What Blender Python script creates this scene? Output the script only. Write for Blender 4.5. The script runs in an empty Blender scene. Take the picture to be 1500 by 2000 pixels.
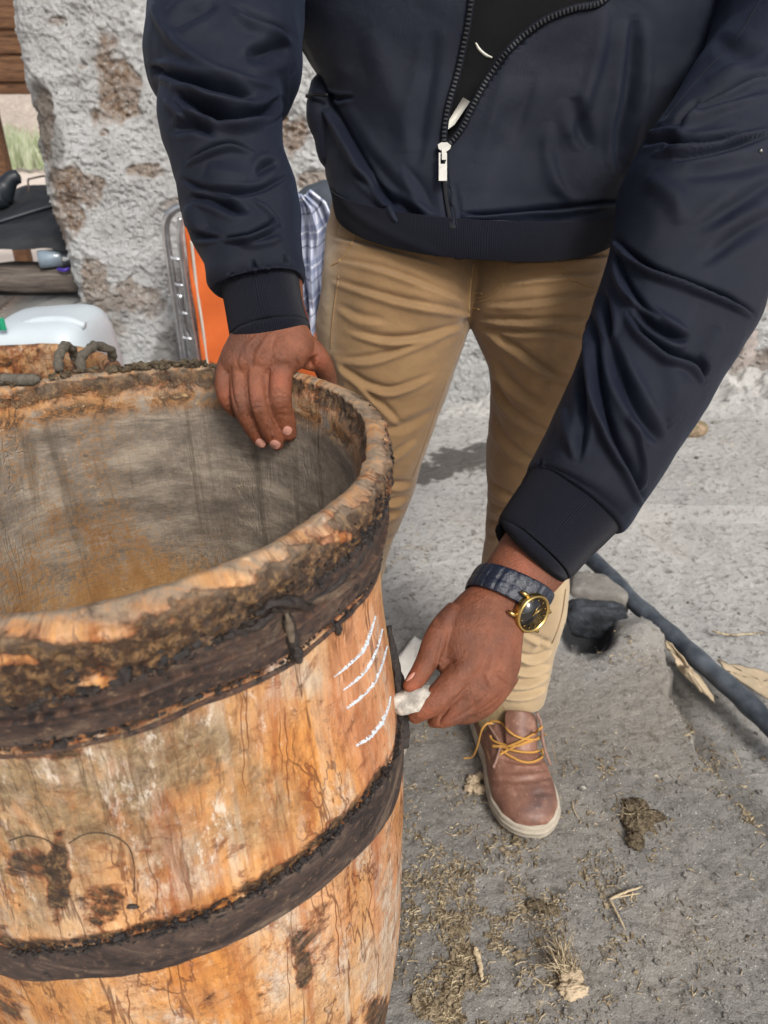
import bpy, bmesh, math, random
import numpy as np
from mathutils import Vector
from mathutils.bvhtree import BVHTree

# ------------------------------------------------------------ camera, sky, sun, exposure
SC = bpy.context.scene
FPX, PITCH, CAMZ = 1450.0, math.radians(30.0), 1.08
SP, CP = math.sin(PITCH), math.cos(PITCH)
cam_data = bpy.data.cameras.new('camera'); cam = bpy.data.objects.new('camera', cam_data)
SC.collection.objects.link(cam); SC.camera = cam
cam.location = (0, 0, CAMZ); cam.rotation_euler = (math.radians(90) - PITCH, 0, 0)
cam_data.sensor_fit = 'VERTICAL'; cam_data.sensor_height = 36.0; cam_data.lens = 36.0 * FPX / 2000.0
cam_data.clip_start = 0.02; cam_data.clip_end = 400
cam_data.dof.use_dof = True; cam_data.dof.focus_distance = 0.75; cam_data.dof.aperture_fstop = 9.0
SUN_EL, SUN_AZ = math.radians(44), math.radians(152)
world = bpy.data.worlds.new('World'); SC.world = world; world.use_nodes = True
wn = world.node_tree.nodes; wl = world.node_tree.links
bg = wn['Background']; sky = wn.new('ShaderNodeTexSky'); sky.sky_type = 'NISHITA'; sky.sun_disc = False
sky.sun_elevation = SUN_EL; sky.sun_rotation = SUN_AZ; sky.dust_density = 4.0; sky.air_density = 1.0; sky.ozone_density = 1.0
bw = wn.new('ShaderNodeRGBToBW'); mx = wn.new('ShaderNodeMix'); mx.data_type = 'RGBA'; mx.inputs[0].default_value = 0.72      # thin overcast: most of the blue is lost
wl.new(sky.outputs[0], bw.inputs[0]); wl.new(sky.outputs[0], mx.inputs[6]); wl.new(bw.outputs[0], mx.inputs[7]); wl.new(mx.outputs[2], bg.inputs[0]); bg.inputs[1].default_value = 0.115
sun_d = bpy.data.lights.new('sun', 'SUN'); sun_d.energy = 1.5; sun_d.angle = math.radians(16); sun_d.color = (1.0, 0.95, 0.88)
sun = bpy.data.objects.new('sun', sun_d); SC.collection.objects.link(sun)
# Nishita sun_rotation is measured from +Y towards +X
sdir = Vector((math.sin(SUN_AZ) * math.cos(SUN_EL), math.cos(SUN_AZ) * math.cos(SUN_EL), math.sin(SUN_EL)))
sun.rotation_euler = sdir.to_track_quat('Z', 'Y').to_euler()
vs = SC.view_settings; vs.view_transform = 'Standard'; vs.look = 'None'; vs.exposure = 0.78; vs.gamma = 1.0
vs.use_curve_mapping = False
RNG = np.random.default_rng(7)

# ------------------------------------------------------------ helpers: space
CAM0 = np.array([0, 0, CAMZ])
def P(u, v, d):
    u = np.asarray(u, float); v = np.asarray(v, float); d = np.asarray(d, float)
    x = (u - 750) / FPX; y = -(v - 1000) / FPX
    return np.stack(np.broadcast_arrays(x * d, (y * SP + CP) * d, CAMZ + (y * CP - SP) * d), -1)
def PZ(u, v, z=0.0):
    r = P(u, v, 1.0) - CAM0; return CAM0 + r * ((z - CAMZ) / r[..., 2])[..., None]
def PY(u, v, y):
    r = P(u, v, 1.0) - CAM0; return CAM0 + r * (y / r[..., 1])[..., None]
def proj(V):
    V = np.asarray(V, float) - CAM0
    d = V[..., 1] * CP - V[..., 2] * SP; up = V[..., 1] * SP + V[..., 2] * CP
    d = np.where(np.abs(d) < 1e-4, 1e-4, d)
    return 750 + FPX * V[..., 0] / d, 1000 - FPX * up / d, d
# ------------------------------------------------------------ helpers: noise
_perm = np.random.default_rng(3).permutation(256); _perm = np.concatenate([_perm, _perm, _perm])
_g = np.random.default_rng(4).normal(size=(256, 3)); _g /= np.linalg.norm(_g, axis=1)[:, None]
def perlin(p):
    p = np.asarray(p, float); i = np.floor(p).astype(int); f = p - i; i &= 255
    w = f * f * f * (f * (f * 6 - 15) + 10); out = 0
    for dx in (0, 1):
        for dy in (0, 1):
            for dz in (0, 1):
                h = _perm[_perm[_perm[(i[..., 0] + dx) & 255] + ((i[..., 1] + dy) & 255)] + ((i[..., 2] + dz) & 255)] & 255
                g = _g[h]
                n = g[..., 0] * (f[..., 0] - dx) + g[..., 1] * (f[..., 1] - dy) + g[..., 2] * (f[..., 2] - dz)
                wt = (w[..., 0] if dx else 1 - w[..., 0]) * (w[..., 1] if dy else 1 - w[..., 1]) * (w[..., 2] if dz else 1 - w[..., 2])
                out = out + n * wt
    return out * 1.6
def fbm(p, scale, octv=4, seed=0.0, gain=0.5, ridge=False):
    p = np.asarray(p, float) * scale + seed * 17.31; a = 1.0; s = 0; t = 0
    for _ in range(octv):
        n = perlin(p)
        if ridge: n = 1 - 2 * np.abs(n)
        s = s + a * n; t += a; a *= gain; p = p * 2.03 + 11.7
    return s / t
def sstep(a, b, x):
    t = np.clip((x - a) / (b - a), 0, 1); return t * t * (3 - 2 * t)
def catmull(pts, n):
    pts = np.asarray(pts, float); m = len(pts)
    ext = np.vstack([2 * pts[0] - pts[1], pts, 2 * pts[-1] - pts[-2]])
    t = np.linspace(0, m - 1, n); i = np.minimum(t.astype(int), m - 2); f = (t - i)[:, None]
    p0, p1, p2, p3 = ext[i], ext[i + 1], ext[i + 2], ext[i + 3]
    return 0.5 * (2 * p1 + (p2 - p0) * f + (2 * p0 - 5 * p1 + 4 * p2 - p3) * f ** 2 + (3 * p1 - p0 - 3 * p2 + p3) * f ** 3)
def norm(a): return a / np.maximum(np.linalg.norm(a, axis=-1, keepdims=True), 1e-9)

# ------------------------------------------------------------ helpers: objects
def tag(o, label=None, cat=None, group=None, kind=None):
    if label: o['label'] = label
    if cat: o['category'] = cat
    if group: o['group'] = group
    if kind: o['kind'] = kind
    return o
def empty(name, loc, label=None, cat=None, group=None):
    o = bpy.data.objects.new(name, None); SC.collection.objects.link(o); o.location = loc; o.empty_display_size = 0.05
    return tag(o, label, cat, group)
def root_of(o):
    while o.parent: o = o.parent
    return o
def mesh_of(name, V, F, mat, smooth=True):
    me = bpy.data.meshes.new(name)
    V = np.asarray(V, float)
    me.from_pydata(V.tolist() if len(V) < 3000 else [tuple(v) for v in V], [], F if isinstance(F, list) else F.tolist())
    if mat:
        for m_ in (mat if isinstance(mat, (list, tuple)) else [mat]): me.materials.append(m_)
    me.polygons.foreach_set('use_smooth', [smooth] * len(me.polygons)); me.update()
    return me
def obj(name, V, F, mat, parent=None, smooth=True, label=None, kind=None):
    """V in world coordinates; the object's own origin is its thing's base (or its own base when top-level)."""
    V = np.asarray(V, float)
    if parent is not None: base = np.array(root_of(parent).location)
    else: base = np.array([*(V[:, :2].mean(0)), V[:, 2].min()])
    me = mesh_of(name, V - base, F, mat, smooth)
    o = bpy.data.objects.new(name, me); SC.collection.objects.link(o)
    if parent is not None: o.parent = parent
    else: o.location = base
    return tag(o, label, None, None, kind)
def grid_faces(nr, nc, wrap=True):
    i = np.arange(nr - 1)[:, None] * nc; j = np.arange(nc if wrap else nc - 1)[None, :]; j2 = (j + 1) % nc
    return np.stack([i + j, i + j2, i + nc + j2, i + nc + j], -1).reshape(-1, 4)
def set_attr(me, name, vals):
    a = me.attributes.new(name, 'FLOAT', 'POINT'); a.data.foreach_set('value', np.asarray(vals, np.float32).ravel())
def set_uv(me, uv):
    """uv per vertex -> per loop"""
    l = me.uv_layers.new(name='UVMap'); idx = np.empty(len(me.loops), np.int32); me.loops.foreach_get('vertex_index', idx)
    l.data.foreach_set('uv', np.asarray(uv, np.float32)[idx].ravel())
def normals(V, F):
    V = np.asarray(V, float); F = np.asarray(F)
    n = np.cross(V[F[:, 2]] - V[F[:, 0]], V[F[:, 3 if F.shape[1] == 4 else 1]] - V[F[:, 1 if F.shape[1] == 4 else 0]])
    N = np.zeros_like(V)
    for k in range(F.shape[1]): np.add.at(N, F[:, k], n)
    return norm(N)
class Bag:
    """collects pieces that make up ONE mesh"""
    def __init__(s): s.V = []; s.F = []; s.n = 0
    def add(s, V, F):
        V = np.asarray(V, float); s.V.append(V); s.F += [tuple(int(i) + s.n for i in f) for f in F]; s.n += len(V)
    def obj(s, name, mat, parent=None, **k): return obj(name, np.vstack(s.V), s.F, mat, parent, **k)
def tube3(pts, rad, n=10, closed=False, caps=True, flat=1.0, up=None):
    """round tube through world points"""
    pts = np.asarray(pts, float); m = len(pts); rad = np.broadcast_to(np.asarray(rad, float), (m,))
    T = norm(np.roll(pts, -1, 0) - np.roll(pts, 1, 0)) if closed else norm(np.gradient(pts, axis=0))
    u = np.array([0, 0, 1.0]) if up is None else np.asarray(up, float)
    if abs(T[0] @ u) > .9: u = np.array([1.0, 0, 0])
    U = []
    for t in T:
        u = u - t * (u @ t); u = u / max(np.linalg.norm(u), 1e-9); U.append(u)
    U = np.array(U); B = np.cross(T, U); a = np.linspace(0, 2 * np.pi, n, endpoint=False)
    V = pts[:, None] + rad[:, None, None] * (np.cos(a)[None, :, None] * U[:, None] * flat + np.sin(a)[None, :, None] * B[:, None])
    F = [tuple(f) for f in grid_faces(m, n)]
    if closed: F += [((m - 1) * n + j, (m - 1) * n + (j + 1) % n, (j + 1) % n, j) for j in range(n)]
    elif caps: F += [tuple(range(n))[::-1], tuple((m - 1) * n + j for j in range(n))]
    return V.reshape(-1, 3), F
def boxv(c, s, rot=0.0, jitter=0.0, bev=0.12):
    """slightly bevelled box: centre, full size"""
    bm = bmesh.new(); bmesh.ops.create_cube(bm, size=1)
    bmesh.ops.scale(bm, vec=s, verts=bm.verts)
    if bev: bmesh.ops.bevel(bm, geom=bm.edges[:], offset=min(s) * bev, segments=2, affect='EDGES', profile=.6)
    V = np.array([v.co[:] for v in bm.verts]); F = [tuple(v.index for v in f.verts) for f in bm.faces]; bm.free()
    if jitter: V += RNG.normal(size=V.shape) * jitter
    c_, s_ = math.cos(rot), math.sin(rot); V = np.stack([V[:, 0] * c_ - V[:, 1] * s_, V[:, 0] * s_ + V[:, 1] * c_, V[:, 2]], 1)
    return V + np.asarray(c), F
def loft(st, nl=200, nr=120, power=2.3, front=None, closed_ends=True):
    """body part or garment: stations (uL,vL,uR,vR,depth,half thickness[,tilt]) -> world rings"""
    st = np.array([list(s) + [0.0] * (7 - len(s)) for s in st], float)
    S = catmull(st, nl)
    L = P(S[:, 0], S[:, 1], S[:, 4]); R = P(S[:, 2], S[:, 3], S[:, 4])
    C = (L + R) / 2; A = (R - L) / 2; aw = np.linalg.norm(A, axis=1, keepdims=True); Ah = A / aw
    T = np.gradient(C, axis=0); T = norm(T - Ah * (T * Ah).sum(1, keepdims=True))
    B = np.cross(Ah, T); toc = norm(CAM0 - C); B *= np.sign((B * toc).sum(1, keepdims=True))
    B = norm(B + T * np.tan(S[:, 6:7]))
    a = np.linspace(0, 2 * np.pi, nr, endpoint=False)      # 0 = right, pi/2 = towards the camera, pi = left
    ca, sa = np.cos(a), np.sin(a); e = 2 / power
    ca = np.sign(ca) * np.abs(ca) ** e; sa = np.sign(sa) * np.abs(sa) ** e
    V = C[:, None] + ca[None, :, None] * A[:, None] + sa[None, :, None] * B[:, None] * S[:, 5][:, None, None]
    ln = np.concatenate([[0], np.cumsum(np.linalg.norm(np.diff(C, axis=0), axis=1))])
    uv = np.stack(np.broadcast_arrays(a[None] / (2 * np.pi) * aw.mean() * 6.28, ln[:, None]), -1).reshape(-1, 2)
    return V.reshape(-1, 3), grid_faces(nl, nr)[:, ::-1], uv
def strokes(V, N, lst, scale=1.0):
    """sculpting: raise or sink the surface along lines as seen in the photograph"""
    u, v, d = proj(V); toc = norm(CAM0 - V); face = sstep(-0.05, 0.3, (N * toc).sum(1)); D = np.zeros(len(V))
    for pts, w, amp, kind in lst:
        p = catmull(pts, max(24, 6 * len(pts))); seg = np.diff(p, axis=0); m = len(seg)
        box = (u > p[:, 0].min() - 4 * w) & (u < p[:, 0].max() + 4 * w) & (v > p[:, 1].min() - 4 * w) & (v < p[:, 1].max() + 4 * w)
        ix = np.nonzero(box & (face > 0))[0]
        if not len(ix): continue
        q = np.stack([u[ix], v[ix]], 1)
        best = np.full(len(ix), 1e9); sg = np.zeros(len(ix)); tt = np.zeros(len(ix))
        for k in range(m):
            r = q - p[k]; L2 = seg[k] @ seg[k] + 1e-9; t = np.clip(r @ seg[k] / L2, 0, 1)
            e = r - t[:, None] * seg[k]; dd = np.hypot(e[:, 0], e[:, 1]); b = dd < best
            best[b] = dd[b]; sg[b] = np.sign(seg[k][0] * r[b, 1] - seg[k][1] * r[b, 0]); tt[b] = (k + t[b]) / m
        tap = np.sin(np.pi * np.clip(tt, 0, 1)) ** .6 * .9 + .1
        ww = w * (0.55 + 0.45 * tap)
        g = best / ww
        if kind == 'v': f = -np.exp(-g ** 2) + .35 * np.exp(-((g - 1.9) / .9) ** 2)
        elif kind == 'r': f = np.exp(-g ** 2)
        elif kind == 'k': f = -np.exp(-np.abs(g) * 1.6)               # knife-sharp crease
        else: s = sg * g; f = 2.0 * s * np.exp(-s ** 2)               # step: right side raised
        D[ix] += f * tap * amp * 0.001 * face[ix]
    return V + N * D[:, None] * scale
def remesh(V, F, voxel, smooth=4, fac=.5):
    me = mesh_of('tmp', V, F, None); o = bpy.data.objects.new('tmp', me); SC.collection.objects.link(o)
    m = o.modifiers.new('r', 'REMESH'); m.mode = 'VOXEL'; m.voxel_size = voxel
    if smooth: s = o.modifiers.new('s', 'SMOOTH'); s.iterations = smooth; s.factor = fac
    dg = bpy.context.evaluated_depsgraph_get(); ev = o.evaluated_get(dg).to_mesh()
    n = len(ev.vertices); W = np.empty(n * 3); ev.vertices.foreach_get('co', W)
    G = np.empty(len(ev.loops), np.int32); ev.loops.foreach_get('vertex_index', G)
    tot = np.empty(len(ev.polygons), np.int32); ev.polygons.foreach_get('loop_total', tot)
    assert (tot == 4).all()
    o.evaluated_get(dg).to_mesh_clear(); bpy.data.objects.remove(o); bpy.data.meshes.remove(me)
    return W.reshape(-1, 3), G.reshape(-1, 4)
def cap(V, F, nl, nr):
    """close a lofted tube with end fans so that it can be voxel-remeshed"""
    V = np.vstack([V, V[:nr].mean(0), V[(nl - 1) * nr:nl * nr].mean(0)]); n = len(V)
    F = [tuple(f) for f in F]
    F += [(j, (j + 1) % nr, n - 2) for j in range(nr)]
    F += [((nl - 1) * nr + (j + 1) % nr, (nl - 1) * nr + j, n - 1) for j in range(nr)]
    return V, F
def lcap(st, nl=60, nr=40, power=2.2):
    V, F, _ = loft(st, nl, nr, power); return cap(V, F, nl, nr)
def sphere(c, r, n=12, m=16):
    t = np.linspace(0.02, np.pi - .02, n); a = np.linspace(0, 2 * np.pi, m, endpoint=False)
    V = np.stack([np.sin(t)[:, None] * np.cos(a), np.sin(t)[:, None] * np.sin(a), np.cos(t)[:, None] * np.ones(m)], -1).reshape(-1, 3)
    F = [tuple(f[::-1]) for f in grid_faces(n, m)] + [tuple(range(m)), tuple((n - 1) * m + j for j in range(m))[::-1]]
    return V * np.asarray(r) + np.asarray(c), F
def bvh_of(V, F):
    return BVHTree.FromPolygons([Vector(v) for v in V], [tuple(int(i) for i in f) for f in F])
def drape(bvh, uv, off, fallback=None):
    """points on a surface met by the sight lines through photo positions, lifted by off metres"""
    out = []
    for u, v in uv:
        r = Vector(norm(P(u, v, 1.0) - CAM0)); h = bvh.ray_cast(Vector(CAM0), r)
        if h[0] is None:
            if fallback is not None: out.append(P(u, v, fallback)); 
            continue
        n = h[1] if h[1].dot(r) < 0 else -h[1]
        out.append(np.array(h[0] + n * off)); fallback = proj(np.array(h[0]))[2]
    return np.array(out)
# ------------------------------------------------------------ helpers: materials
def srgb(r, g, b): 
    f = lambda c: ((c / 255 + .055) / 1.055) ** 2.4 if c > 10 else c / 255 / 12.92
    return (f(r), f(g), f(b), 1)
class M:
    def __init__(s, name, rough=.6, spec=.5, metal=0.0):
        s.m = bpy.data.materials.new(name); s.m.use_nodes = True; s.t = s.m.node_tree; s.b = s.t.nodes['Principled BSDF']
        s.b.inputs['Roughness'].default_value = rough; s.b.inputs['Specular IOR Level'].default_value = spec
        s.b.inputs['Metallic'].default_value = metal; s.co = s.n('ShaderNodeTexCoord').outputs['Object']
    def n(s, k, **a):
        x = s.t.nodes.new(k)
        for i, j in a.items(): setattr(x, i, j)
        return x
    def put(s, sock, v):
        if isinstance(v, bpy.types.NodeSocket): s.t.links.new(v, sock)
        elif v is not None: sock.default_value = v
    def uv(s): return s.n('ShaderNodeTexCoord').outputs['UV']
    def map(s, co, sc): x = s.n('ShaderNodeMapping'); s.put(x.inputs[0], co); x.inputs['Scale'].default_value = sc; return x.outputs[0]
    def noise(s, sc, det=4, rough=.55, dist=0, co=None, out=0):
        x = s.n('ShaderNodeTexNoise'); s.put(x.inputs['Vector'], co or s.co); x.inputs['Scale'].default_value = sc
        x.inputs['Detail'].default_value = det; x.inputs['Roughness'].default_value = rough; x.inputs['Distortion'].default_value = dist
        return x.outputs[out]
    def vor(s, sc, feat='F1', co=None, out='Distance', rnd=1):
        x = s.n('ShaderNodeTexVoronoi', feature=feat); s.put(x.inputs['Vector'], co or s.co); x.inputs['Scale'].default_value = sc
        x.inputs['Randomness'].default_value = rnd; return x.outputs[out]
    def ramp(s, f, *stops, interp='LINEAR'):
        x = s.n('ShaderNodeValToRGB'); s.put(x.inputs[0], f); r = x.color_ramp; r.interpolation = interp
        while len(r.elements) < len(stops): r.elements.new(.5)
        for e, (p, c) in zip(r.elements, stops): e.position = p; e.color = c if len(c) == 4 else (*c, 1)
        return x.outputs[0]
    def step(s, f, a, b): 
        x = s.n('ShaderNodeMapRange', interpolation_type='SMOOTHSTEP'); s.put(x.inputs[0], f)
        x.inputs[1].default_value = a; x.inputs[2].default_value = b; return x.outputs[0]
    def mix(s, f, a, b, mode='MIX'):
        x = s.n('ShaderNodeMix', data_type='RGBA', blend_type=mode); s.put(x.inputs[0], f); s.put(x.inputs[6], a); s.put(x.inputs[7], b); return x.outputs[2]
    def math(s, op, a, b=0.0, c=0.0):
        x = s.n('ShaderNodeMath', operation=op); s.put(x.inputs[0], a); s.put(x.inputs[1], b); s.put(x.inputs[2], c); return x.outputs[0]
    def attr(s, name): x = s.n('ShaderNodeAttribute'); x.attribute_name = name; return x.outputs['Fac']
    def bump(s, h, strength=.5, dist=.002, prev=None):
        x = s.n('ShaderNodeBump'); s.put(x.inputs['Height'], h); x.inputs['Strength'].default_value = strength
        x.inputs['Distance'].default_value = dist
        if prev is not None: s.put(x.inputs['Normal'], prev)
        s.put(s.b.inputs['Normal'], x.outputs[0]); return x.outputs[0]
    def col(s, c): s.put(s.b.inputs['Base Color'], c); return s
    def rough(s, c): s.put(s.b.inputs['Roughness'], c); return s
    def set(s, k, v): s.put(s.b.inputs[k], v); return s
BLK = (0, 0, 0, 1); WHT = (1, 1, 1, 1)
# ------------------------------------------------------------ materials
def m_ground():
    m = M('grey_dirt', .92, .2); mu_ = lambda *a: m.math('MULTIPLY', *a)
    pale = m.attr('pale'); wet = m.attr('wet'); hole = m.attr('hole_dark')
    n = m.noise(3.5, 6, .6); n2 = m.noise(45, 6, .7); n3 = m.noise(320, 3, .6)
    slab = m.ramp(n, (.3, srgb(110, 107, 103)), (.55, srgb(134, 131, 126)), (.75, srgb(154, 150, 144)))
    far = m.ramp(n, (.3, srgb(156, 154, 151)), (.7, srgb(184, 182, 178)))
    c = m.mix(pale, slab, far)
    c = m.mix(m.step(n2, .50, .74), c, srgb(88, 84, 78))
    c = m.mix(m.math('MULTIPLY', m.step(n2, .42, .24), .45), c, srgb(165, 162, 156))
    sp = m.vor(240); cell = m.vor(240, out='Color'); sepv = m.n('ShaderNodeSeparateColor'); m.put(sepv.inputs[0], cell)
    fl = m.math('MULTIPLY', m.step(sp, .30, .18), m.step(sepv.outputs[0], .86, .9))
    c = m.mix(fl, c, srgb(205, 200, 188))
    fd = m.math('MULTIPLY', m.step(m.vor(150), .34, .2), m.step(sepv.outputs[1], .8, .86))
    c = m.mix(m.math('MULTIPLY', fd, .7), c, srgb(58, 54, 50))
    c = m.mix(m.math('MULTIPLY', m.step(m.noise(1.7, 4, .6), .52, .68), .35), c, srgb(120, 108, 90))
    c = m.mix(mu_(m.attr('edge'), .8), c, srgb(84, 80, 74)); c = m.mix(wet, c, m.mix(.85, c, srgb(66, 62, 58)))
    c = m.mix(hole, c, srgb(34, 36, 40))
    m.col(c); m.rough(m.mix(wet, (.93,) * 3 + (1,), (.5,) * 3 + (1,)))
    h = m.math('ADD', m.math('MULTIPLY', n2, 1.0), m.math('MULTIPLY', n3, .25))
    b = m.bump(h, 1.0, .010); m.bump(m.noise(600, 4, .7), .6, .0016, b); return m.m
def m_plaster():
    m = M('rough_lime_plaster', .93, .15)
    st = m.attr('stone'); dk = m.attr('dirt')
    n = m.noise(8, 6, .65); n2 = m.noise(60, 5, .7)
    wh = m.ramp(n, (.30, srgb(198, 198, 196)), (.5, srgb(226, 227, 226)), (.70, srgb(240, 241, 240)))
    wh = m.mix(m.step(n2, .55, .75), wh, srgb(150, 147, 142))
    br = m.ramp(m.noise(14, 6, .7), (.34, srgb(140, 116, 98)), (.5, srgb(168, 144, 124)), (.66, srgb(190, 170, 152)))
    br = m.mix(m.step(m.noise(70, 6, .75), .52, .62), br, srgb(212, 206, 200))
    c = m.mix(st, wh, br); c = m.mix(dk, c, m.mix(.6, c, srgb(112, 106, 100)))
    m.col(c)
    cr = m.vor(22, 'DISTANCE_TO_EDGE', co=None)
    h = m.math('ADD', m.noise(60, 9, .8, .8), m.math('MULTIPLY', m.noise(240, 5, .75), .4))
    m.bump(h, 1.0, .026); return m.m
def m_barrel():
    m = M('stained_barrel_wood', .6, .35)
    uv = m.uv(); tar = m.attr('tar'); grey = m.attr('grey'); pale = m.attr('pale'); pink = m.attr('pink'); inn = m.attr('inner'); org = m.attr('orange')
    v1 = m.map(uv, (1, .32, 1)); v2 = m.map(uv, (1, .10, 1)); v3 = m.map(uv, (1, .6, 1))
    mu = lambda *a: m.math('MULTIPLY', *a)
    a = m.noise(8, 9, .68, .3, v1); b = m.noise(20, 9, .74, .35, v1); g = m.noise(260, 5, .65, .3, v2); mot = m.noise(75, 9, .78, .2, v3); mot2 = m.noise(150, 7, .78, .1, uv)
    base = m.ramp(a, (.34, srgb(146, 96, 56)), (.44, srgb(178, 126, 76)), (.54, srgb(198, 152, 104)), (.66, srgb(208, 182, 150)))
    base = m.mix(mu(m.math('MINIMUM', m.math('ADD', m.step(m.noise(6, 7, .68, .3, v3), .50, .62), mu(org, .8)), 1.0), .75), base, m.ramp(b, (.38, srgb(172, 106, 44)), (.5, srgb(200, 134, 60)), (.62, srgb(212, 158, 92))))
    base = m.mix(mu(pink, .85), base, m.ramp(b, (.38, srgb(184, 118, 78)), (.55, srgb(202, 146, 106)), (.66, srgb(204, 172, 150))))
    wp = m.math('ADD', m.step(b, .50, .60), pale); wp = mu(wp, m.step(m.noise(16, 9, .78, .3, v3), .44, .56)); wp = m.math('MINIMUM', wp, .9)
    wp = mu(wp, m.math('SUBTRACT', 1.0, mu(org, .7)))
    c = m.mix(wp, base, m.ramp(m.noise(50, 9, .8, .2, v3), (.36, srgb(162, 138, 112)), (.5, srgb(190, 170, 148)), (.64, srgb(208, 196, 180))))
    c = m.mix(mu(m.step(mot, .52, .64), .55), c, srgb(122, 76, 42)); c = m.mix(mu(m.step(mot, .44, .34), .5), c, srgb(218, 186, 146))
    # tide lines round dried drips
    def tide(sc, k, w, co, dist):
        n = m.noise(sc, 5, .62, dist, co); f = m.math('FRACT', mu(n, k))
        return m.step(m.math('ABSOLUTE', m.math('SUBTRACT', f, .5)), w, w * .2)
    t1 = tide(16, 3.6, .05, v1, .35); t2 = tide(40, 3.2, .07, v3, .4); t3 = tide(13, 5, .045, v2, .25)
    gate = m.step(m.noise(7, 4, .6, 0, v1), .42, .52)
    t = mu(m.math('MAXIMUM', m.math('MAXIMUM', t1, mu(t2, .4)), mu(t3, 1.0)), m.math('MAXIMUM', gate, mu(grey, .9)))
    c = m.mix(mu(t, .75), c, srgb(86, 44, 22))
    vst = m.step(m.noise(34, 7, .66, .2, m.map(uv, (1, .05, 1))), .54, .66); c = m.mix(mu(vst, .5), c, srgb(146, 84, 40)); vs2 = m.step(m.noise(26, 7, .66, .2, m.map(uv, (1, .07, 1))), .56, .64); c = m.mix(mu(vs2, m.math('MINIMUM', m.math('ADD', pale, .25), .6)), c, srgb(206, 188, 164))
    rust = mu(m.step(m.noise(24, 9, .72, .5, v2), .54, .64), m.math('SUBTRACT', 1.0, mu(pink, .5)))
    c = m.mix(mu(rust, .6), c, srgb(138, 68, 28))
    gr = mu(grey, m.step(m.noise(18, 9, .78, .3, v3), .36, .54))
    c = m.mix(mu(gr, .85), c, m.ramp(m.noise(90, 7, .78, .5, uv), (.36, srgb(74, 62, 46)), (.48, srgb(116, 100, 74)), (.58, srgb(146, 128, 98)), (.68, srgb(184, 166, 138))))
    ws = mu(m.step(m.noise(52, 9, .8, .2, v1), .54, .62), m.math('MINIMUM', m.math('ADD', m.math('ADD', pale, .12), mu(grey, .55)), 1.0))
    c = m.mix(mu(ws, .8), c, srgb(212, 202, 188))
    c = m.mix(mu(m.step(mot2, .58, .66), .5), c, srgb(84, 54, 34))
    # tar / soot
    tn = m.math('ADD', tar, mu(m.math('SUBTRACT', m.noise(30, 10, .78, .4, m.map(uv, (.8, 1.1, 1))), .5), 3.0))
    tm = m.step(tn, .42, .56)
    tc = m.ramp(m.noise(95, 9, .84, .3, uv), (.38, srgb(10, 9, 11)), (.46, srgb(30, 24, 22)), (.52, srgb(66, 48, 34)), (.58, srgb(142, 112, 74)), (.63, srgb(60, 48, 38)))
    c = m.mix(mu(tm, .94), c, tc)
    tb = mu(m.step(tn, .14, .40), m.math('SUBTRACT', 1.0, tm)); c = m.mix(mu(tb, .7), c, m.mix(m.step(mot, .45, .6), srgb(124, 64, 30), srgb(70, 42, 28)))
    c = m.mix(mu(m.step(g, .42, .75), .32), c, srgb(88, 52, 30))
    # inside: grey film over ochre wood with brush marks and drips
    ihz = m.attr('depth'); i1 = m.noise(12, 9, .74, .2, m.map(uv, (1, .5, 1))); fi = m.noise(190, 7, .78, 0, uv); br = m.noise(28, 8, .75, .3, m.map(uv, (.5, 1.2, 1))); fib = m.noise(420, 4, .7, 0, m.map(uv, (.12, 1, 1)))
    og = m.ramp(i1, (.36, srgb(138, 98, 60)), (.5, srgb(166, 124, 78)), (.62, srgb(190, 152, 106)))
    gm = m.ramp(br, (.36, srgb(98, 89, 80)), (.5, srgb(130, 119, 107)), (.62, srgb(160, 148, 132)))
    k = m.math('ADD', ihz, mu(m.math('SUBTRACT', fi, .5), 2.6)); k = m.math('ADD', k, mu(m.math('SUBTRACT', i1, .5), 2.2))
    ic = m.mix(m.step(k, .15, .75), og, gm)
    ic = m.mix(mu(m.step(fib, .45, .7), .30), ic, srgb(82, 70, 56)); ic = m.mix(mu(m.step(fi, .44, .3), .35), ic, srgb(176, 156, 124))
    ic = m.mix(mu(m.step(m.noise(22, 7, .68, 1.2, m.map(uv, (1, .09, 1))), .54, .64), .5), ic, srgb(76, 66, 54))
    lip = m.attr('lip'); ln = m.noise(34, 8, .75, .6, m.map(m.co, (1, 1, 1.6)))
    ic = m.mix(mu(lip, m.step(ln, .42, .5)), ic, m.ramp(ln, (.42, srgb(176, 132, 82)), (.5, srgb(140, 98, 58)), (.58, srgb(52, 42, 36)), (.66, srgb(196, 160, 112))))
    ic = m.mix(mu(m.step(m.noise(70, 6, .75), .64, .70), .5), ic, srgb(196, 170, 128))
    c = m.mix(inn, c, ic)
    # rim crest: worn grey-brown
    rim = m.attr('rim'); rn = m.noise(42, 9, .78, .8)
    rc = m.ramp(rn, (.34, srgb(56, 47, 42)), (.42, srgb(108, 94, 80)), (.52, srgb(142, 124, 104)), (.60, srgb(166, 122, 82)), (.68, srgb(176, 148, 116)))
    c = m.mix(mu(rim, m.step(m.noise(40, 7, .75, .5), .34, .5)), c, rc)
    m.col(c); m.rough(m.math('SUBTRACT', .66, mu(tm, .24)))
    h = m.math('ADD', mu(m.noise(60, 8, .75, .4, v1), .8), mu(g, .45)); h = m.math('ADD', h, mu(mot2, .35))
    h = m.math('SUBTRACT', h, mu(t, .25)); h = m.math('ADD', h, mu(tm, m.noise(80, 8, .85, .8, uv)))
    bb = m.bump(h, .8, .0035); m.bump(m.noise(700, 2, .6, 0, uv), .3, .0006, bb); return m.m
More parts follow.
